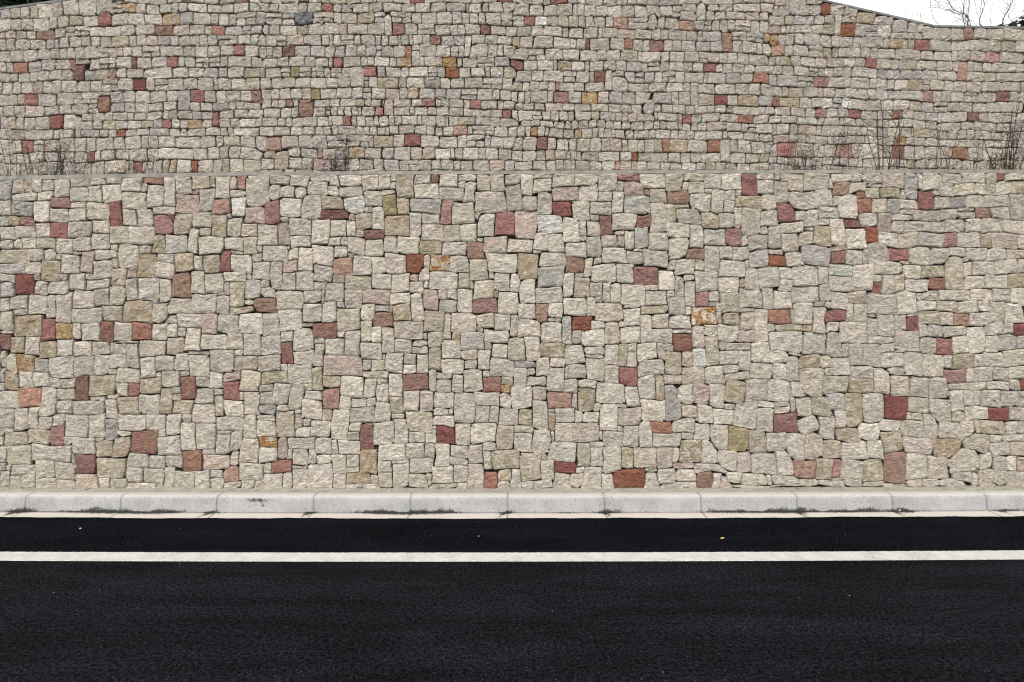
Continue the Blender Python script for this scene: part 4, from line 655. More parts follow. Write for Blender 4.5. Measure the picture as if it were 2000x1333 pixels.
"1 31,-779 929 14 23,-1443 997 11 31,809 1065 24 14,890 912 15 23,771 1217 15 23,1313 1035 19 18,-1192 1021 25 14,-1173 995 26 13,1123 1206 18 18,840 1"
"108 26 13,756 1217 15 23,-1195 1209 24 14,-71 1049 23 14,355 1136 11 30,-1217 1021 22 15,-201 1004 14 22,-1143 1117 24 14,-1018 1148 25 13,82 1130 24 "
"13,-625 1099 22 15,-637 1172 25 12,-1280 1186 11 29,-499 1180 11 29,-279 1178 11 29,-599 1006 14 22,-1173 1008 26 13,-454 1275 29 11,732 939 11 29,-11"
"05 1270 26 12,117 1109 11 28,-158 1138 22 14,-499 956 11 28,911 1004 26 12,664 1186 23 13,243 1199 11 28,58 1130 23 13,-625 1085 22 14,1201 1004 19 16"
",-218 1081 25 12,-246 1118 11 27,528 1126 22 13,543 1231 22 13,-994 1147 22 13,1167 1063 22 13,95 924 11 26,623 1186 21 14,-526 1085 21 13,-120 1267 1"
"1 26,442 1070 19 15,-736 1203 25 11,157 860 11 26,831 1065 20 14,1150 1229 11 26,686 1186 21 13,1220 1004 18 16,952 1247 18 15,464 967 11 25,-868 1116"
" 20 14,124 1050 11 25r,279 921 11 25,-420 983 11 25,-1441 1212 15 19p,-344 930 11 24,424 1070 17 15,-1121 1117 20 14,-578 1085 20 13,-1170 1021 19 14,"
"643 1186 19 14,-365 1157 18 14,-403 1056 14 18,-1445 1063 7 35,-1101 1297 33 8,743 852 11 22,464 944 11 22,667 950 22 11,1060 1247 15 16,-1078 976 11 "
"21,-850 1116 16 14,-126 1059 7 30,-505 978 14 15,-1216 1210 16 14,521 1188 14 15,-821 1070 11 20,-309 1178 7 29,-560 1084 16 13,-544 1085 15 13,-180 9"
"56 7 27,521 1203 14 14,397 967 7 26,205 1050 7 25,-403 1071 14 13,823 1275 7 24p,-821 1052 11 15,-353 1006 7 22,-505 990 14 11,1145 1206 22 17,-266 11"
"57 20 13,292 1086 35 13,-1141 1041 34 10,734 913 13 21,-5 864 10 31")

# ------------------------------------------------------------------ the two stone walls
# every stone of the walls: centre along the wall, centre height, width, height (in half centimetres) and a letter for its rock
PAL = {  # rock: colour, spread, rust, olive
    'b': ((.465, .435, .39), .07, .0, .0), 'l': ((.52, .495, .44), .06, .0, .0), 'w': ((.60, .585, .535), .04, .0, .0),
    'r': ((.285, .146, .130), .15, .0, .0), 'R': ((.215, .088, .076), .12, .0, .0), 'p': ((.415, .345, .315), .08, .0, .0),
    'o': ((.345, .23, .18), .12, .06, .0), 'O': ((.26, .108, .074), .12, .18, .0), 'y': ((.45, .42, .362), .06, .45, .5),
    'Y': ((.42, .34, .22), .06, 1.0, .2), 's': ((.43, .39, .31), .05, .9, .1), 'S': ((.58, .54, .46), .04, 1.0, .0),
    'k': ((.43, .40, .345), .07, .08, .65), 'K': ((.27, .235, .145), .08, .05, .9), 'g': ((.37, .357, .34), .08, .0, .0),
    'G': ((.15, .153, .16), .06, .0, .0), 't': ((.385, .405, .37), .05, .0, .1)}

def decode(s):
    B, C = [], []
    for t in s.split(','):
        k = 'b'
        if t[-1].isalpha(): k, t = t[-1], t[:-1]
        B.append([float(v) / 200 for v in t.split()]); C.append(k)
    B = np.array(B); B[:, 2:] *= .5
    return B, C

def mirrored(B, C, axis, at, keep):
    """the same masonry carried on past the part that was surveyed"""
    nb, nc = [], []
    for b, c in zip(B, C):
        if keep(b) and abs(b[axis] - at) > .6 * b[2 + axis]:
            q = b.copy(); q[axis] = 2 * at - q[axis]
            nb.append(q); nc.append(c)
    return np.array(nb).reshape(-1, 4), nc

def waves(n, lmin, lmax, amp):
    k = rng.normal(size=(n, 2)); k /= np.linalg.norm(k, axis=1)[:, None]
    lam = rng.uniform(lmin, lmax, n)
    return k * (2 * math.pi / lam)[:, None], rng.uniform(0, 6.28, n), amp * rng.uniform(.5, 1, n) / math.sqrt(n)

def outlines(B, ang, gap, chop, topf, botf, cap=.03):
    Ws = [waves(6, .35, 1.0, .014), waves(6, .35, 1.0, .014)]
    Wf = [waves(6, .06, .18, .006), waves(6, .06, .18, .006)]
    def warp(p):
        q = p.copy()
        for W in (Ws, Wf):
            for ax in (0, 1):
                k, ph, am = W[ax]
                q[..., ax] += (np.sin(p @ k.T + ph) * am).sum(-1)
        return q
    e = [-.84, 0., .84]
    S = np.array([(-1, -1)] + [(t, -1) for t in e] + [(1, -1)] + [(1, t) for t in e] + [(1, 1)] + [(-t, 1) for t in e] + [(-1, 1)] + [(-1, -t) for t in e], float)
    corner = np.array([i % 4 == 0 for i in range(16)])
    T = np.linspace(.35, 1.95, 34)
    ca, sa = np.cos(ang), np.sin(ang)
    out = []
    for i in range(len(B)):
        cx, cz, hw, hh = B[i]
        near = np.nonzero((abs(B[:, 0] - cx) < B[:, 2] + hw + .07) & (abs(B[:, 1] - cz) < B[:, 3] + hh + .07))[0]
        near = near[near != i]
        loc = S * np.array([hw, hh])
        D = np.stack([loc[:, 0] * ca[i] - loc[:, 1] * sa[i], loc[:, 0] * sa[i] + loc[:, 1] * ca[i]], -1)
        P = np.array([cx, cz]) + D[:, None, :] * T[None, :, None]
        Wp = warp(P)
        def sd(j):
            q = Wp - B[j, :2]
            lx = q[..., 0] * ca[j] + q[..., 1] * sa[j]; lz = -q[..., 0] * sa[j] + q[..., 1] * ca[j]
            qx, qz = abs(lx) - B[j, 2], abs(lz) - B[j, 3]
            return np.hypot(np.maximum(qx, 0), np.maximum(qz, 0)) + np.minimum(np.maximum(qx, qz), 0)
        di = sd(i)
        m = np.full(di.shape, 1e3)
        for j in near: m = np.minimum(m, sd(j))
        g = np.maximum(di - m, di - cap)
        hit = g > 0
        idx = np.where(hit.any(1), hit.argmax(1), len(T) - 1)
        i0 = np.maximum(idx - 1, 0)
        g0, g1 = g[np.arange(16), i0], g[np.arange(16), idx]
        fr = np.where(abs(g1 - g0) > 1e-9, np.clip(-g0 / (g1 - g0 + 1e-12), 0, 1), 1.0)
        t = T[i0] + (T[idx] - T[i0]) * fr
        L = np.linalg.norm(D, axis=1)
        R = t * L
        small = min(hw, hh)
        sg = rng.choice([.25, .6, 1.0, 1.7, 2.6], 4, p=[.22, .3, .26, .15, .07])          # some joints are tight, some gape
        gv = np.repeat(sg, 4); gv[corner] = .5 * (sg + np.roll(sg, 1)) * 1.3
        R = R - gap * .5 * gv * rng.uniform(.6, 1.4, 16)
        R = R - np.where(corner, np.where(rng.random(16) < .3, rng.uniform(chop[0], chop[1], 16) * 2, rng.uniform(0, chop[0], 16)) * small, 0) + rng.normal(0, .0016, 16)
        R = np.maximum(R, .35 * small)
        Q = np.array([cx, cz]) + D / L[:, None] * R[:, None]
        Q[:, 1] = np.clip(Q[:, 1], botf(Q[:, 0]), topf(Q[:, 0]))
        out.append(Q)
    return out

RINGS = [(1.0, None), (1.0, 0), (.93, 1), (.76, 2), (.52, 3), (.26, 4)]
def ring_faces():
    n, F = 16, []
    for r in range(5):
        for k in range(n):
            a, b = r * n + k, r * n + (k + 1) % n
            F.append((a, b, b + n, a + n))
    for k in range(n):
        F.append((5 * n + k, 5 * n + (k + 1) % n, 6 * n))
    return F
RF = ring_faces()
SMOOTH = [False] * len(RF)      # split faces are faceted

def stone_verts(Q, yface, relief, edge):
    """a split-faced block: outline Q in the wall plane, arris set back, rough face standing proud"""
    c = Q.mean(0)
    size = np.ptp(Q, axis=0)
    k, ph, am = waves(9, .04, .20, relief)
    tilt = rng.normal(0, .042, 2)
    proud = rng.uniform(.003, .012)
    def face(p, w):
        d = (np.sin(p @ k.T + ph) * am).sum(-1)
        return -(proud * w + d * w + ((p - c) @ tilt) * w)
    V = []
    yf = yface(Q[:, 0])
    yc = float(yface(np.array([c[0]]))[0])
    rec = edge * rng.uniform(.6, 1.4, len(Q))
    for sc, kind in RINGS:
        if sc == .93:
            inset = np.minimum(.06, .006 / np.maximum(np.linalg.norm(Q - c, axis=1), .02))
            P = c + (Q - c) * (1 - inset * rng.uniform(.7, 1.6, len(Q)))[:, None]
        else:
            P = c + (Q - c) * sc
            if kind and kind > 1: P = P + rng.normal(0, .05, P.shape) * size * (1 - sc) * .5
        y = yc + (yf - yc) * sc
        if kind is None: y = y + .075
        elif kind == 0: y = y + rec
        elif kind == 1: y = y + rec * .2 + face(P, .9)
        else: y = y + face(P, 1.0) - .003 + rng.normal(0, .0018, len(Q))
        V.append(np.stack([P[:, 0], y, P[:, 1]], -1))
    V.append(np.array([[c[0], yc + face(c[None], 1.0)[0] - .004, c[1]]]))
    return np.concatenate(V)

def stone_col(k, tint):
    base, sp, ru, ol = PAL[k]
    b = np.array(base)
    v = math.exp(rng.normal(0, sp))
    hue = np.array([rng.normal(0, .006), 0, rng.normal(0, .012)])
    if k == 'r':
        u = rng.random()
        if u < .28: b = np.array((.335, .205, .182))           # faded pink
        elif u < .50: b = np.array((.29, .155, .118))          # terracotta
        elif u < .66: b = np.array((.235, .135, .118))         # brown
        if rng.random() < .3: ol = .35
    if k == 'b':
        u = rng.random()
        if u < .10: b = np.array((.42, .40, .37))          # greyer limestone
        elif u < .20: b = np.array((.46, .42, .378))         # faintly pink
        elif u < .27: b = np.array((.45, .417, .358)); ol = .2
        elif u < .33: b = np.array((.52, .49, .44))
        if rng.random() < .05: ru = .3
    if k not in 'rROoGw': b = b * tint
    c = np.clip(b * v * (1 + hue), .01, .9)
    jit = lambda a: a * rng.uniform(.6, 1.25)
    return c, jit(ru), jit(ol), rng.random()

def set_attrs(me, cols, nv):
    n = len(cols)
    ca = np.ones((n, nv, 4), np.float32); ma = np.zeros((n, nv, 3), np.float32)
    for i, (c, ru, ol, sd) in enumerate(cols):
        ca[i, :, :3] = c; ma[i, :] = (ru, ol, sd)
    at = me.attributes.new("col", 'FLOAT_COLOR', 'POINT'); at.data.foreach_set("color", ca.ravel())
    at = me.attributes.new("misc", 'FLOAT_VECTOR', 'POINT'); at.data.foreach_set("vector", ma.ravel())

def build_wall(root, B, C, ang, yface, gap, chop, topf, botf, inview, relief, edge, tint):
    Qs = outlines(B, ang, gap, chop, topf, botf)
    area = []
    for Q in Qs:
        x, z = Q[:, 0], Q[:, 1]
        area.append(.5 * abs(np.dot(x, np.roll(z, 1)) - np.dot(z, np.roll(x, 1))))
    area = np.array(area)
    ok = [i for i in range(len(B)) if area[i] > 4e-4]
    vis = sorted((i for i in ok if inview(B[i])), key=lambda i: -area[i])
    single = set(vis[:300])
    loc = np.array(root.location)
    rest, rc = [], []
    nv = 16 * 6 + 1
    for i in ok:
        V = stone_verts(Qs[i], yface, relief, edge)
        cc = stone_col(C[i], tint)
        if i in single:
            ctr = V.mean(0)
            me = bpy.data.meshes.new("stone")
            me.from_pydata((V - ctr).tolist(), [], RF)
            me.polygons.foreach_set("use_smooth", SMOOTH)
            me.update()
            set_attrs(me, [cc], nv)
            me.materials.append(M_STONE)
            o = bpy.data.objects.new("stone", me)
            COL.objects.link(o)
            o.parent = root
            o.location = tuple(ctr - loc)
        else:
            rest.append(V - loc); rc.append(cc)
    VV = np.concatenate(rest)
    FF = np.array([f + (f[2],) if len(f) == 3 else f for f in RF])
    F = [tuple(int(v) + nv * k for v in f) for k in range(len(rest)) for f in RF]
    me = bpy.data.meshes.new("small_stones")
    me.from_pydata(VV.tolist(), [], F)
    me.polygons.foreach_set("use_smooth", SMOOTH * len(rest))
    me.update()
    set_attrs(me, rc, nv)
    me.materials.append(M_STONE)
    o = bpy.data.objects.new("small_stones", me)
    COL.objects.link(o)
    o.parent = root
    tag(o, kind="stuff")
    return len(single), len(rest)

def slab(name, xs, yf0, yf1, z0, z1, mat, parent, loc):
    """a bar along the wall between two depth functions and two height functions"""
    V, F = [], []
    for i, x in enumerate(xs):
        a, b, c, d2 = float(yf0(x)), float(yf1(x)), float(z0(x)), float(z1(x))
        V += [(x, a, c), (x, b, c), (x, b, d2), (x, a, d2)]
        if i:
            p, q = 4 * i - 4, 4 * i
            for k in range(4):
                F.append((p + k, p + (k + 1) % 4, q + (k + 1) % 4, q + k))
    n = 4 * len(xs)
    F += [(0, 3, 2, 1), (n - 4, n - 3, n - 2, n - 1)]
    V = [(v[0] - loc[0], v[1] - loc[1], v[2] - loc[2]) for v in V]
    return mesh_obj(name, V, F, mat, parent)

pl = lambda xs, zs: (lambda x: np.interp(x, xs, zs))
# lower wall
L_TOP = pl([-5.55, -2.755, 0, 2.766, 5.596], [3.495, 3.533, 3.547, 3.562, 3.588])
L_CAP = pl([-5.55, -2.755, 0, 2.766, 5.596], [3.540, 3.568, 3.580, 3.595, 3.622])
L_BOT = lambda x: np.full(np.shape(x), .150)
B, C = decode(LOWER)
XL0, XL1 = -5.55, 5.66
b1, c1 = mirrored(B, C, 0, XL0, lambda b: b[0] < XL0 + 5.2)
b2, c2 = mirrored(B, C, 0, XL1, lambda b: b[0] > XL1 - 5.2)
n_in = len(B)
B = np.concatenate([B, b1, b2]); C = C + c1 + c2
ang = rng.normal(0, math.radians(2.7), len(B))
tw = np.exp(-(((B[:, 0] - 3.3) / 1.6) ** 2 + ((B[:, 1] - .9) / .9) ** 2))
ang += tw * rng.normal(0, math.radians(5), len(B))
lower = tag(empty("stone_wall", (0, 5.78, .15)), "lower retaining wall of tightly fitted beige squared stones with red blocks beside the kerb", "stone wall")
yl = lambda x: YL(x)
r1 = build_wall(lower, B, C, ang, yl, .0058, (.04, .12), L_TOP, L_BOT, lambda b: XL0 - .05 < b[0] < XL1 + .05, .0066, .003, np.array((1.09, 1.055, 1.0)))
loc = lower.location
xw = np.linspace(-10.7, 10.7, 108)
slab("wall_core", xw, lambda x: YL(x) + .024, lambda x: YL(x) + .42, lambda x: -.05, lambda x: L_TOP(x) - .004, M_CORE, lower, loc)
slab("coping", xw, lambda x: YL(x) - .006, lambda x: YL(x) + .44, lambda x: L_TOP(x) - .002, lambda x: L_CAP(x), M_CEMENT, lower, loc)

# upper wall, set back behind a planted ledge
U_TOP = pl([-13, -7.245, -6.106, .785, 4.213, 5.961, 7.307, 13], [5.91, 6.434, 6.538, 7.167, 6.51, 6.175, 6.204, 6.21])
U_BOT = lambda x: np.full(np.shape(x), 3.42)
B, C = decode(UPPER)
XU0, XU1 = -7.245, 7.34
b1, c1 = mirrored(B, C, 1, 4.075, lambda b: b[1] < 4.075 + .62)
b2, c2 = mirrored(B, C, 1, 6.50, lambda b: b[1] > 6.5 - .72 and -6.2 < b[0] < 4.1)
b1 = b1[[i for i in range(len(b1))]]
B = np.concatenate([B, b1, b2]); C = C + c1 + c2
b3, c3 = mirrored(B, C, 0, XU0, lambda b: b[0] < XU0 + 4.6)
b4, c4 = mirrored(B, C, 0, XU1, lambda b: b[0] > XU1 - 4.6)
B = np.concatenate([B, b3, b4]); C = C + c3 + c4
keep = B[:, 1] < U_TOP(B[:, 0]) - .015
B = B[keep]; C = [c for c, k in zip(C, keep) if k]
ang = rng.normal(0, math.radians(1.4), len(B)) - np.radians(np.clip(B[:, 0] * .28, -2, 2.4))
upper = tag(empty("stone_wall", (0, 7.4, 3.42)), "upper retaining wall of coursed rounded stones set back above the ledge, with sloping top", "stone wall")
yu = lambda x: YU(x)
r2 = build_wall(upper, B, C, ang, yu, .0086, (.16, .22), U_TOP, U_BOT, lambda b: XU0 < b[0] < XU1 and 4.08 < b[1] < 6.52, .0072, .005, np.array((.945, .92, .90)))
loc = upper.location
xw = np.array(sorted(list(np.linspace(-11.8, 11.8, 119)) + [-7.245, -6.106, .785, 4.213, 5.961, 7.307]))
slab("wall_core", xw, lambda x: YU(x) + .04, lambda x: YU(x) + .42, lambda x: 3.3, lambda x: U_TOP(x) - .004, M_CORE, upper, loc)
slab("coping", xw, lambda x: YU(x) - .012, lambda x: YU(x) + .44, lambda x: U_TOP(x) - .002, lambda x: U_TOP(x) + .028, M_CAP, upper, loc)
print("stones", r1, r2)

# soil of the ledge, and the hill held back by the upper wall
V, F = [], []
for i, x in enumerate(np.linspace(-11.8, 11.8, 150)):
    y0, y1 = YL(x) + .43, YU(x) + .06
    for k in range(8):
        t = k / 7
        V.append((x, y0 + (y1 - y0) * t, float(L_TOP(x)) - .05 + .05 * t + random.uniform(-.02, .02)))
    if i:
        for k in range(7):
            F.append((8 * i - 8 + k, 8 * i + k, 8 * i + k + 1, 8 * i - 7 + k))
tag(mesh_obj("ledge_ground", V, F, M_SOIL, None, True), kind="structure")
V, F = [], []
xs = np.linspace(-60, 60, 200)
for i, x in enumerate(xs):
    z = float(U_TOP(x)) - .08
    y0 = YU(max(-11.8, min(11.8, x))) + .43
    V += [(x, y0 - .02, -.1), (x, y0, z), (x, y0 + 3, z - .02), (x, y0 + 60, 5.4)]
    if i:
        for k in range(3):
            F.append((4 * i - 4 + k, 4 * i + k, 4 * i + k + 1, 4 * i - 3 + k))
tag(mesh_obj("hill", V, F, M_GRASSY, None, True), kind="structure")

# ------------------------------------------------------------------ dry weeds, saplings, shrubs
class Tubes:
    def __init__(s): s.V, s.F = [], []
    def tube(s, pts, r0, r1, n=4):
        base = len(s.V); m = len(pts)
        for i, p in enumerate(pts):
            q = (pts[min(i + 1, m - 1)] - pts[max(i - 1, 0)])
            q = q.normalized() if q.length > 1e-9 else Vector((0, 0, 1))
            a = q.orthogonal().normalized(); b = q.cross(a)
            r = r0 + (r1 - r0) * i / max(1, m - 1)
            for k in range(n):
                t = 2 * math.pi * k / n
                s.V.append(p + a * (r * math.cos(t)) + b * (r * math.sin(t)))
        for i in range(m - 1):
            for k in range(n):
                a0, b0 = base + i * n + k, base + i * n + (k + 1) % n
                s.F.append((a0, b0, b0 + n, a0 + n))
        s.F.append(tuple(base + (m - 1) * n + k for k in range(n)))
    def leaf(s, p, d, ln, w, nrm=None):
        d = d.normalized()
        a = d.orthogonal().normalized() if nrm is None else nrm
        a.rotate(__import__("mathutils").Quaternion(d, random.uniform(0, 6.28)))
        b = len(s.V)
        up = d.cross(a) * (w * .35)
        s.V += [p, p + d * ln * .5 + a * w + up, p + d * ln, p + d * ln * .5 - a * w + up, p + d * ln * .5]
        s.F += [(b, b + 1, b + 4), (b + 1, b + 2, b + 4), (b + 2, b + 3, b + 4), (b + 3, b, b + 4)]

def wander(p, d, ln, seg, bend, grav=0.0):
    pts = [p.copy()]; d = d.normalized()
    for i in range(seg):
        d = (d + Vector((random.gauss(0, bend), random.gauss(0, bend), random.gauss(0, bend) - grav))).normalized()
        p = p + d * (ln / seg); pts.append(p.copy())
    return pts

def weed(x, y, z, stems, h, label, lean=(0, 0), twigs=4, seeds=0, seedmat=None, stalkmat=None, spread=.12, group=None, r=.0042, leafsz=.012, fan=.12, twl=.3):
    root = tag(empty("dry_weed", (x, y, z)), label, "weed", group or "dry weeds on the ledge")
    fol = Tubes()
    for k in range(stems):
        T = Tubes()
        b = Vector((random.gauss(0, spread * .5), random.gauss(0, spread * .35), 0))
        hh = h * (random.uniform(.6, 1.0) if k else 1.0)
        d = Vector((lean[0] + random.gauss(0, fan), random.gauss(0, fan * .5) + lean[1], 1))
        pts = wander(b, d, hh, 7, .05)
        T.tube(pts, r, r * .4)
        for _ in range(twigs):
            i = random.randint(2, 6)
            td = Vector((random.gauss(0, .8), random.gauss(0, .5), random.uniform(.3, 1.2)))
            tp = wander(pts[i], td, hh * random.uniform(.4, 1.0) * twl, 4, .16)
            T.tube(tp, r * .55, r * .25, 3)
            for q in tp[1:]:
                if random.random() < .7:
                    t2 = wander(q, Vector((random.gauss(0, 1), random.gauss(0, .7), random.uniform(0, 1))), hh * .3 * twl * random.uniform(.5, 1.3), 2, .2)
                    T.tube(t2, r * .35, r * .2, 3)
                    for _s in range(int(seeds)):
                        w = t2[-1] + Vector((random.gauss(0, .014), random.gauss(0, .014), random.gauss(0, .014)))
                        fol.leaf(w, Vector((random.gauss(0, 1), random.gauss(0, 1), random.gauss(0, .8))), leafsz * random.uniform(.7, 1.7), leafsz * .35)
        mesh_obj("stem", T.V, T.F, stalkmat or M_STALK, root)
    if fol.V:
        tag(mesh_obj("seed_heads", fol.V, fol.F, seedmat or M_SEED, root), kind="stuff")
    return root

def lx(px, y): return (px - 1000) / 1050 * y
def hz(py, y): return EYE + y * (666.5 - py) / 1050
def wd(px, top, y, stems, label, **kw):
    zb = 3.5
    return weed(lx(px, y), y, zb, stems, hz(top, y) - zb, label, **kw)

wd(32, 205, 6.75, 3, "tall thin dry stalks at the far left end of the ledge", twigs=3, lean=(-.03, 0), fan=.05, twl=.2)
wd(76, 255, 6.6, 2, "pair of slanting bare stalks just left of the bushy dark weed", twigs=2, lean=(-.25, 0), fan=.06)
wd(112, 262, 6.75, 9, "large bushy dark dry weed, biggest clump on the left part of the ledge", twigs=8, seeds=3, spread=.2, fan=.22, seedmat=M_SEED, leafsz=.015)
wd(162, 305, 6.7, 7, "low spreading dry weed hugging the ledge right of the biggest left clump", twigs=6, seeds=2, spread=.3, fan=.4, seedmat=M_OLIVE, leafsz=.014)
wd(253, 284, 6.8, 6, "small dense dark weed standing before a dusky red stone on the left", twigs=6, seeds=3, spread=.1, fan=.12)
wd(318, 280, 6.8, 4, "sparse straggling weed with arching twigs beside the small orange stone", twigs=4, lean=(-.35, 0), fan=.25)
wd(402, 288, 6.85, 2, "single faint curved stalk before the pale white stone of the bottom course", twigs=2, lean=(-.3, 0), fan=.12, r=.003)
wd(603, 272, 6.8, 5, "fine greyish weed just left of the large dark seeded weed", twigs=6, seeds=1, fan=.14, r=.003)
wd(664, 268, 6.75, 8, "dark curled seed-heavy weed on the centre-left of the ledge above the white stone", twigs=8, seeds=5, spread=.14, fan=.10, leafsz=.017, r=.005)
wd(758, 300, 6.85, 3, "thin low weed right of the dark seed-heavy weed", twigs=3, fan=.15, r=.003)
wd(1112, 238, 6.8, 3, "upright forked dry weed at the middle of the ledge with one dark stem", twigs=4, fan=.05, r=.0048)
wd(1166, 215, 6.9, 3, "tall faint straw stalks right of the forked middle weed", twigs=2, fan=.03, stalkmat=M_STRAW, r=.003)
wd(1235, 275, 6.9, 5, "row of fine straw stems under the small orange stone of the upper wall", twigs=2, fan=.08, stalkmat=M_STRAW, r=.0028, spread=.5)
wd(1420, 288, 6.9, 5, "short fine weed between the middle weeds and the right thicket", twigs=3, fan=.15, r=.0028, spread=.35)
wd(1522, 225, 6.8, 5, "thin upright stalks at the left of the right-hand thicket", twigs=4, seeds=1, fan=.08, spread=.3, r=.0035)
wd(1576, 278, 6.7, 8, "bushy dark weed left of the tall leaning stalk", twigs=8, seeds=4, spread=.16, fan=.2)
wd(1588, 183, 6.75, 2, "single tall leaning stalk rising across a red stone on the right", twigs=1, lean=(.24, 0), fan=.02, r=.0055, twl=.12)
wd(1648, 235, 6.8, 5, "straggly weed with black seed tufts right of the leaning stalk", twigs=5, seeds=3, fan=.14, spread=.2, r=.0035)
wd(1700, 288, 6.65, 2, "short pale yellow stalk before a large beige stone", twigs=1, fan=.05, stalkmat=M_STRAW, r=.005, twl=.15)
wd(1722, 205, 6.7, 4, "thick dark upright stalks with knots, tallest of the right-hand thicket", twigs=4, fan=.06, r=.0075, spread=.10)
wd(1743, 228, 6.75, 3, "dark crossed stalks beside the thickest upright stalks", twigs=3, lean=(-.05, 0), fan=.08, r=.0060, spread=.1)
wd(1772, 290, 6.75, 7, "low olive brown seeded weed before the yellow spotted stone", twigs=5, seeds=4, fan=.25, seedmat=M_OLIVE, spread=.2)
wd(1781, 245, 6.8, 1, "one straight dark stalk above the low olive weed", twigs=2, fan=.02, r=.0055, twl=.12)
wd(1832, 245, 6.8, 5, "branching bare weed fanning out left of a dark red stone", twigs=5, fan=.2, lean=(.1, 0), r=.0042)
wd(1868, 300, 6.8, 4, "short bare twigs under the dark red stone near the right end", twigs=4, fan=.2, r=.003, spread=.25)
wd(1936, 285, 6.65, 9, "leafy olive and brown weed leaning beside the dense right-end clump", twigs=6, seeds=3, lean=(.3, 0), fan=.25, seedmat=M_OLIVE, leafsz=.017, spread=.2)
wd(1990, 195, 6.7, 16, "dense clump of dark upright stalks at the right end of the ledge", twigs=5, seeds=1, fan=.10, r=.0065, spread=.22)
wd(2060, 230, 6.7, 9, "dry weeds just past the right end of the view", twigs=5, seeds=1, fan=.12, r=.005, spread=.2)

for k in range(22):
    px = random.uniform(1480, 2000)
    wd(px, random.uniform(225, 300), random.uniform(6.55, 6.95), random.choice((1, 2, 2, 3)), "fine brown dry stems among the thicket of weeds on the right third of the ledge", twigs=random.choice((2, 3, 4)), seeds=random.choice((0, 0, 1)), fan=.1, lean=(random.gauss(0, .08), 0), r=random.uniform(.0026, .0042), spread=.2, twl=.25)
for k in range(9):
    wd(random.uniform(0, 370), random.uniform(265, 312), random.uniform(6.6, 6.95), random.choice((1, 2, 3)), "fine dry stems scattered between the weed clumps on the left part of the ledge", twigs=3, seeds=random.choice((0, 1)), fan=.2, r=.003, spread=.2, twl=.3)
for k in range(6):
    wd(random.uniform(1060, 1330), random.uniform(235, 310), random.uniform(6.7, 6.95), 2, "faint thin stems scattered along the middle of the ledge", twigs=1, fan=.06, r=.0024, spread=.25, twl=.2, stalkmat=random.choice((M_STRAW, M_STALK)))

# bare saplings on the hill behind the wall's low right corner
def branchy(T, p, d, ln, r, depth):
    pts = wander(p, d, ln, 7, .07)
    T.tube(pts, r, r * .45, 5 if depth > 1 else 3)
    if depth <= 0: return
    for k in range(random.randint(3, 5) if depth > 1 else random.randint(2, 4)):
        i = random.randint(2, 7)
        dd = (pts[i] - pts[i - 1]).normalized()
        side = Vector((random.gauss(0, 1), random.gauss(0, .8), random.gauss(.2, .5))).normalized()
        branchy(T, pts[i], dd * .8 + side * .7, ln * random.uniform(.3, .55), r * .5, depth - 1)

def sapling(stems, label, y=8.6):
    (bx, by) = stems[0][0][0]
    zb = 6.1
    root = tag(empty("bare_sapling", (lx(bx, y), y, zb)), label, "sapling", "bare saplings behind the wall")
    for pts, r, dep in stems:
        T = Tubes()
        P = [Vector((lx(px, y) - lx(bx, y), random.uniform(-.1, .1) * i, hz(py, y) - zb)) for i, (px, py) in enumerate(pts)]
        dn = P[0] - P[1]
        k = min(3.0, P[0].z / max(.05, -dn.z))
        P.insert(0, Vector((P[0].x + dn.x * k * .5, 0, 0)))
        ext = [P[0] * 2 - P[1]] + P + [P[-1] * 2 - P[-2]]
        Q = []
        for i in range(1, len(ext) - 2):
            a, b, c, e2 = ext[i - 1:i + 3]
            for t in (0, .25, .5, .75):
                q = .5 * (2 * b + (c - a) * t + (2 * a - 5 * b + 4 * c - e2) * t * t + (3 * b - a - 3 * c + e2) * t ** 3)
                Q.append(q + Vector((random.gauss(0, .004), random.gauss(0, .004), 0)))
        Q.append(P[-1])
        r *= .6
        T.tube(Q, r, r * .4, 5)
        for i in range(2, len(Q)):
            for _ in range(dep):
                dd = (Q[i] - Q[i - 1]).normalized() + Vector((random.gauss(0, .8), random.gauss(0, .5), .2))
                branchy(T, Q[i], dd, random.uniform(.2, .7), r * .34, 2 if random.random() < .25 else 1)
        mesh_obj("stem", T.V, T.F, M_BARK, root)
    return root
sapling([([(1843, 60), (1828, 35), (1817, 8), (1815, -30)], .009, 0), ([(1846, 60), (1855, 46), (1875, 40)], .006, 1)], "thin arching bare sapling, leftmost above the low right corner of the wall")
sapling([([(1891, 60), (1884, 35), (1870, 12), (1858, -25)], .016, 1), ([(1886, 60), (1885, 20), (1884, -30)], .013, 1), ([(1889, 45), (1860, 20), (1845, 5)], .008, 1)], "forked bare sapling with two main stems above the wall's level right corner")
sapling([([(1900, 60), (1898, 25), (1896, -30)], .015, 1)], "straight bare sapling between the forked one and the curved one")
sapling([([(1922, 60), (1918, 40), (1906, 10), (1898, -25)], .015, 1), ([(1935, 60), (1937, 20), (1945, -20)], .008, 1)], "curved bare sapling bending left with fine twigs")
sapling([([(1956, 60), (1958, 35), (1967, 5), (1972, -30)], .017, 1), ([(1985, 60), (1975, 20), (1970, -20)], .009, 1)], "bare sapling leaning right beside the dark leafy shrub", 8.4)

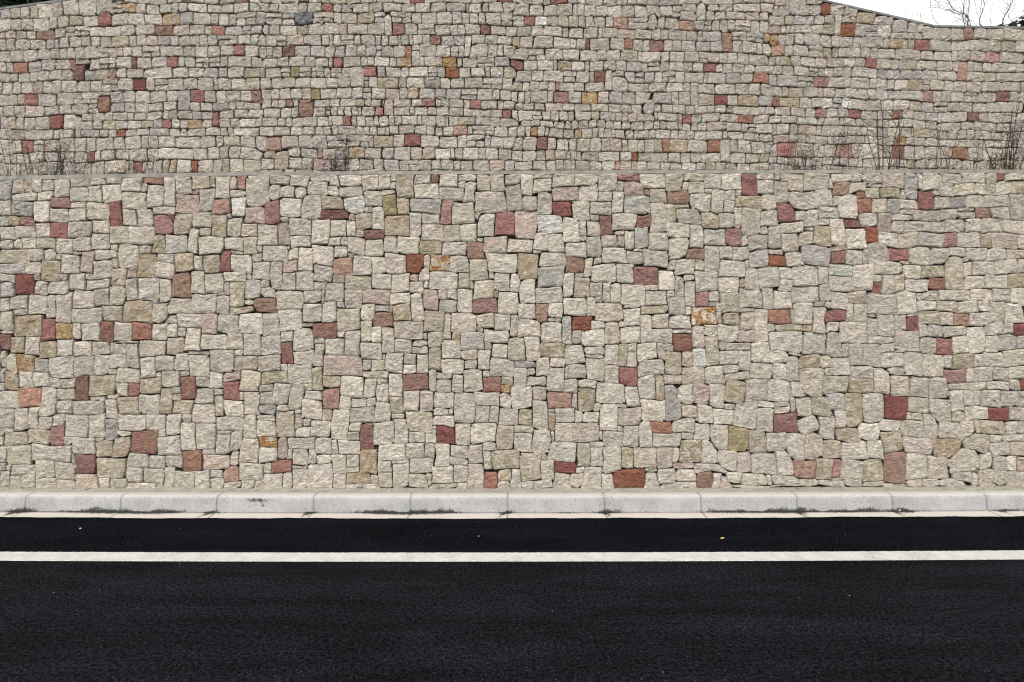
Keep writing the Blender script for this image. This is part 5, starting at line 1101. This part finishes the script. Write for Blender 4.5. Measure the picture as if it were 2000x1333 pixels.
def leafy(name, label, cat, x, y, z, rx, ry, rz, n, leaf, mat, trunk=.05):
    root = tag(empty(name, (x, y, z)), label, cat)
    T = Tubes()
    for k in range(7):
        a = random.uniform(0, 6.28)
        T.tube(wander(Vector((0, 0, -.1)), Vector((math.cos(a) * .5 * rx, math.sin(a) * .5 * ry, rz)), rz * random.uniform(.9, 1.5), 6, .1), trunk, trunk * .3, 5)
    mesh_obj("trunk", T.V, T.F, M_BARK, root)
    L = Tubes()
    cl = []
    for k in range(max(10, n // 60)):
        u = Vector((random.gauss(0, 1), random.gauss(0, 1), random.gauss(0, 1))).normalized() * random.uniform(.35, 1) ** .5
        cl.append(Vector((u.x * rx, u.y * ry, rz * (1 + .75 * u.z))))
    for k in range(n):
        c = random.choice(cl)
        p = c + Vector((random.gauss(0, .14 * rx), random.gauss(0, .14 * ry), random.gauss(0, .12 * rz)))
        L.leaf(p, Vector((random.gauss(0, 1), random.gauss(0, 1), random.gauss(-.2, .7))), leaf * random.uniform(.7, 1.4), leaf * .28)
    mesh_obj("crown", L.V, L.F, mat, root)
    return root
leafy("leafy_shrub", "dark leafy shrub above the wall at the top right corner", "shrub", lx(2006, 8.9), 8.9, 6.1, .34, .35, .66, 240, .12, M_EVER, .012)
leafy("leafy_shrub", "small dark leafy sprig between the bare saplings near the top right corner", "shrub", lx(1964, 8.9), 8.9, 6.1, .14, .14, .56, 110, .10, M_EVER, .008)
leafy("evergreen_tree", "dark evergreen tree looming over the wall at the top left corner", "tree", -8.6, 9.6, 6.1, 2.9, 1.5, 1.7, 26000, .17, M_EVER, .09)

def tuft(px, py, n, h, label, y=8.05):
    x, z = lx(px, y), float(U_TOP(lx(px, 7.6))) - .09
    root = tag(empty("grass_tuft", (x, y, z)), label, "grass tuft", "dry grass tufts along the sloping wall top")
    T = Tubes()
    for k in range(n):
        T.tube(wander(Vector((random.gauss(0, .12), random.gauss(0, .05), 0)), Vector((random.gauss(0, .2), random.gauss(0, .1), 1)), h * random.uniform(.5, 1), 4, .09), .0028, .001, 3)
    mesh_obj("blades", T.V, T.F, M_STRAW, root)
tuft(1738, 32, 14, .66, "sparse dry grass tuft halfway down the sloping wall top")
tuft(1775, 40, 30, .82, "thickest dry grass tuft on the sloping wall top")
tuft(1800, 45, 18, .78, "dry grass tuft just above the bend of the sloping wall top")
tuft(1824, 52, 12, .70, "small dry grass tuft at the bend of the wall top")
for px, n_ in ((1690, 8),):
    tuft(px, 20, n_, .62, "faint dry grass tuft highest on the sloping wall top in view")

# ------------------------------------------------------------------ small things on the road
def blob(name, loc, s, mat, label, cat, group=None):
    V, F = [], []
    for (u, w) in ((0, 1), (.6, .8), (1, .2), (.8, -.2)):
        for k in range(7):
            t = 2 * math.pi * k / 7
            V.append((math.cos(t) * u * s[0] * random.uniform(.8, 1.15), math.sin(t) * u * s[1] * random.uniform(.8, 1.15), (w + .2) * s[2]))
    for r in range(3):
        for k in range(7):
            F.append((r * 7 + k, (r + 1) * 7 + k, (r + 1) * 7 + (k + 1) % 7, r * 7 + (k + 1) % 7))
    o = mesh_obj(name, V, F, mat, None, True)
    o.location = loc
    return tag(o, label, cat, group)
def road_xy(px, py, z=0.0):
    y = (EYE - z) * 1050 / (py - 666.5)
    return lx(px, y), y
x, y = road_xy(157, 1033)
blob("pebble", (x, y, .0), (.009, .008, .007), M_PEBBLE, "small white pebble on the asphalt near the left end of the kerb", "pebble", "pebbles on the roadside")
x, y = road_xy(1757, 999)
blob("pebble", (x, y, .006), (.012, .010, .010), M_PEBBLE, "small white pebble lying in the gutter near the right end", "pebble", "pebbles on the roadside")
x, y = road_xy(935, 1048)
blob("pebble", (x, y, .0), (.006, .006, .005), M_PEBBLE, "tiny pale pebble on the dark asphalt strip near the middle", "pebble", "pebbles on the roadside")
x, y = road_xy(1411, 1053)
V = [(-.03, 0, .002), (-.012, .014, .008), (.014, .012, .011), (.032, 0, .004), (.013, -.013, .006), (-.012, -.012, .003), (0, 0, .001)]
o = mesh_obj("fallen_leaf", V, [(0, 5, 6), (5, 4, 6), (4, 3, 6), (3, 2, 6), (2, 1, 6), (1, 0, 6)], M_LEAF)
o.location = (x, y, .003); o.rotation_euler = (0, 0, .4); o.scale = (.75, .75, .75)
tag(o, "small yellow fallen leaf on the asphalt between kerb and white line", "leaf")

def scatter(name, n, place, size, mat):
    V, F = [], []
    for _ in range(n):
        p = Vector(place()); s = size()
        b = len(V)
        V += [p + Vector((random.gauss(0, 1) * s, random.gauss(0, 1) * s, random.uniform(0, .3) * s)) for _k in range(3)] + [p + Vector((0, 0, s * .8))]
        F += [(b, b + 1, b + 3), (b + 1, b + 2, b + 3), (b + 2, b, b + 3), (b, b + 2, b + 1)]
    return tag(mesh_obj(name, V, F, mat), kind="stuff")
def p_road():
    px_y = random.uniform(1.8, 5.28); return (random.uniform(-9, 9), px_y, .001)
scatter("grit", 300, p_road, lambda: random.uniform(.0012, .0032), M_PEBBLE)
clusters = [random.uniform(-8, 8) for _ in range(26)] + [-5.35, -5.25, 1.35, 2.9, 3.05, 3.1, 4.4, 4.6, 4.75, 5.0, 5.3]
def p_foot():
    x = random.gauss(random.choice(clusters), .05) if random.random() < .75 else random.uniform(-9, 9)
    f = FW(bendx(x))
    return (x, random.uniform(5.66, 5.78) * f, .171)
scatter("leaf_litter", 330, p_foot, lambda: random.uniform(.002, .0085), M_LITTER)
dirtx = [(c, w) for c, w, h in KSP if h > .55]
def p_gut():
    c, w = random.choice(dirtx); x = random.gauss(c, w * .6)
    return (x, (5.475 - abs(random.gauss(0, .02))) * FW(bendx(x)), .005)
scatter("dirt", 1500, p_gut, lambda: random.uniform(.0015, .006), M_LITTER)
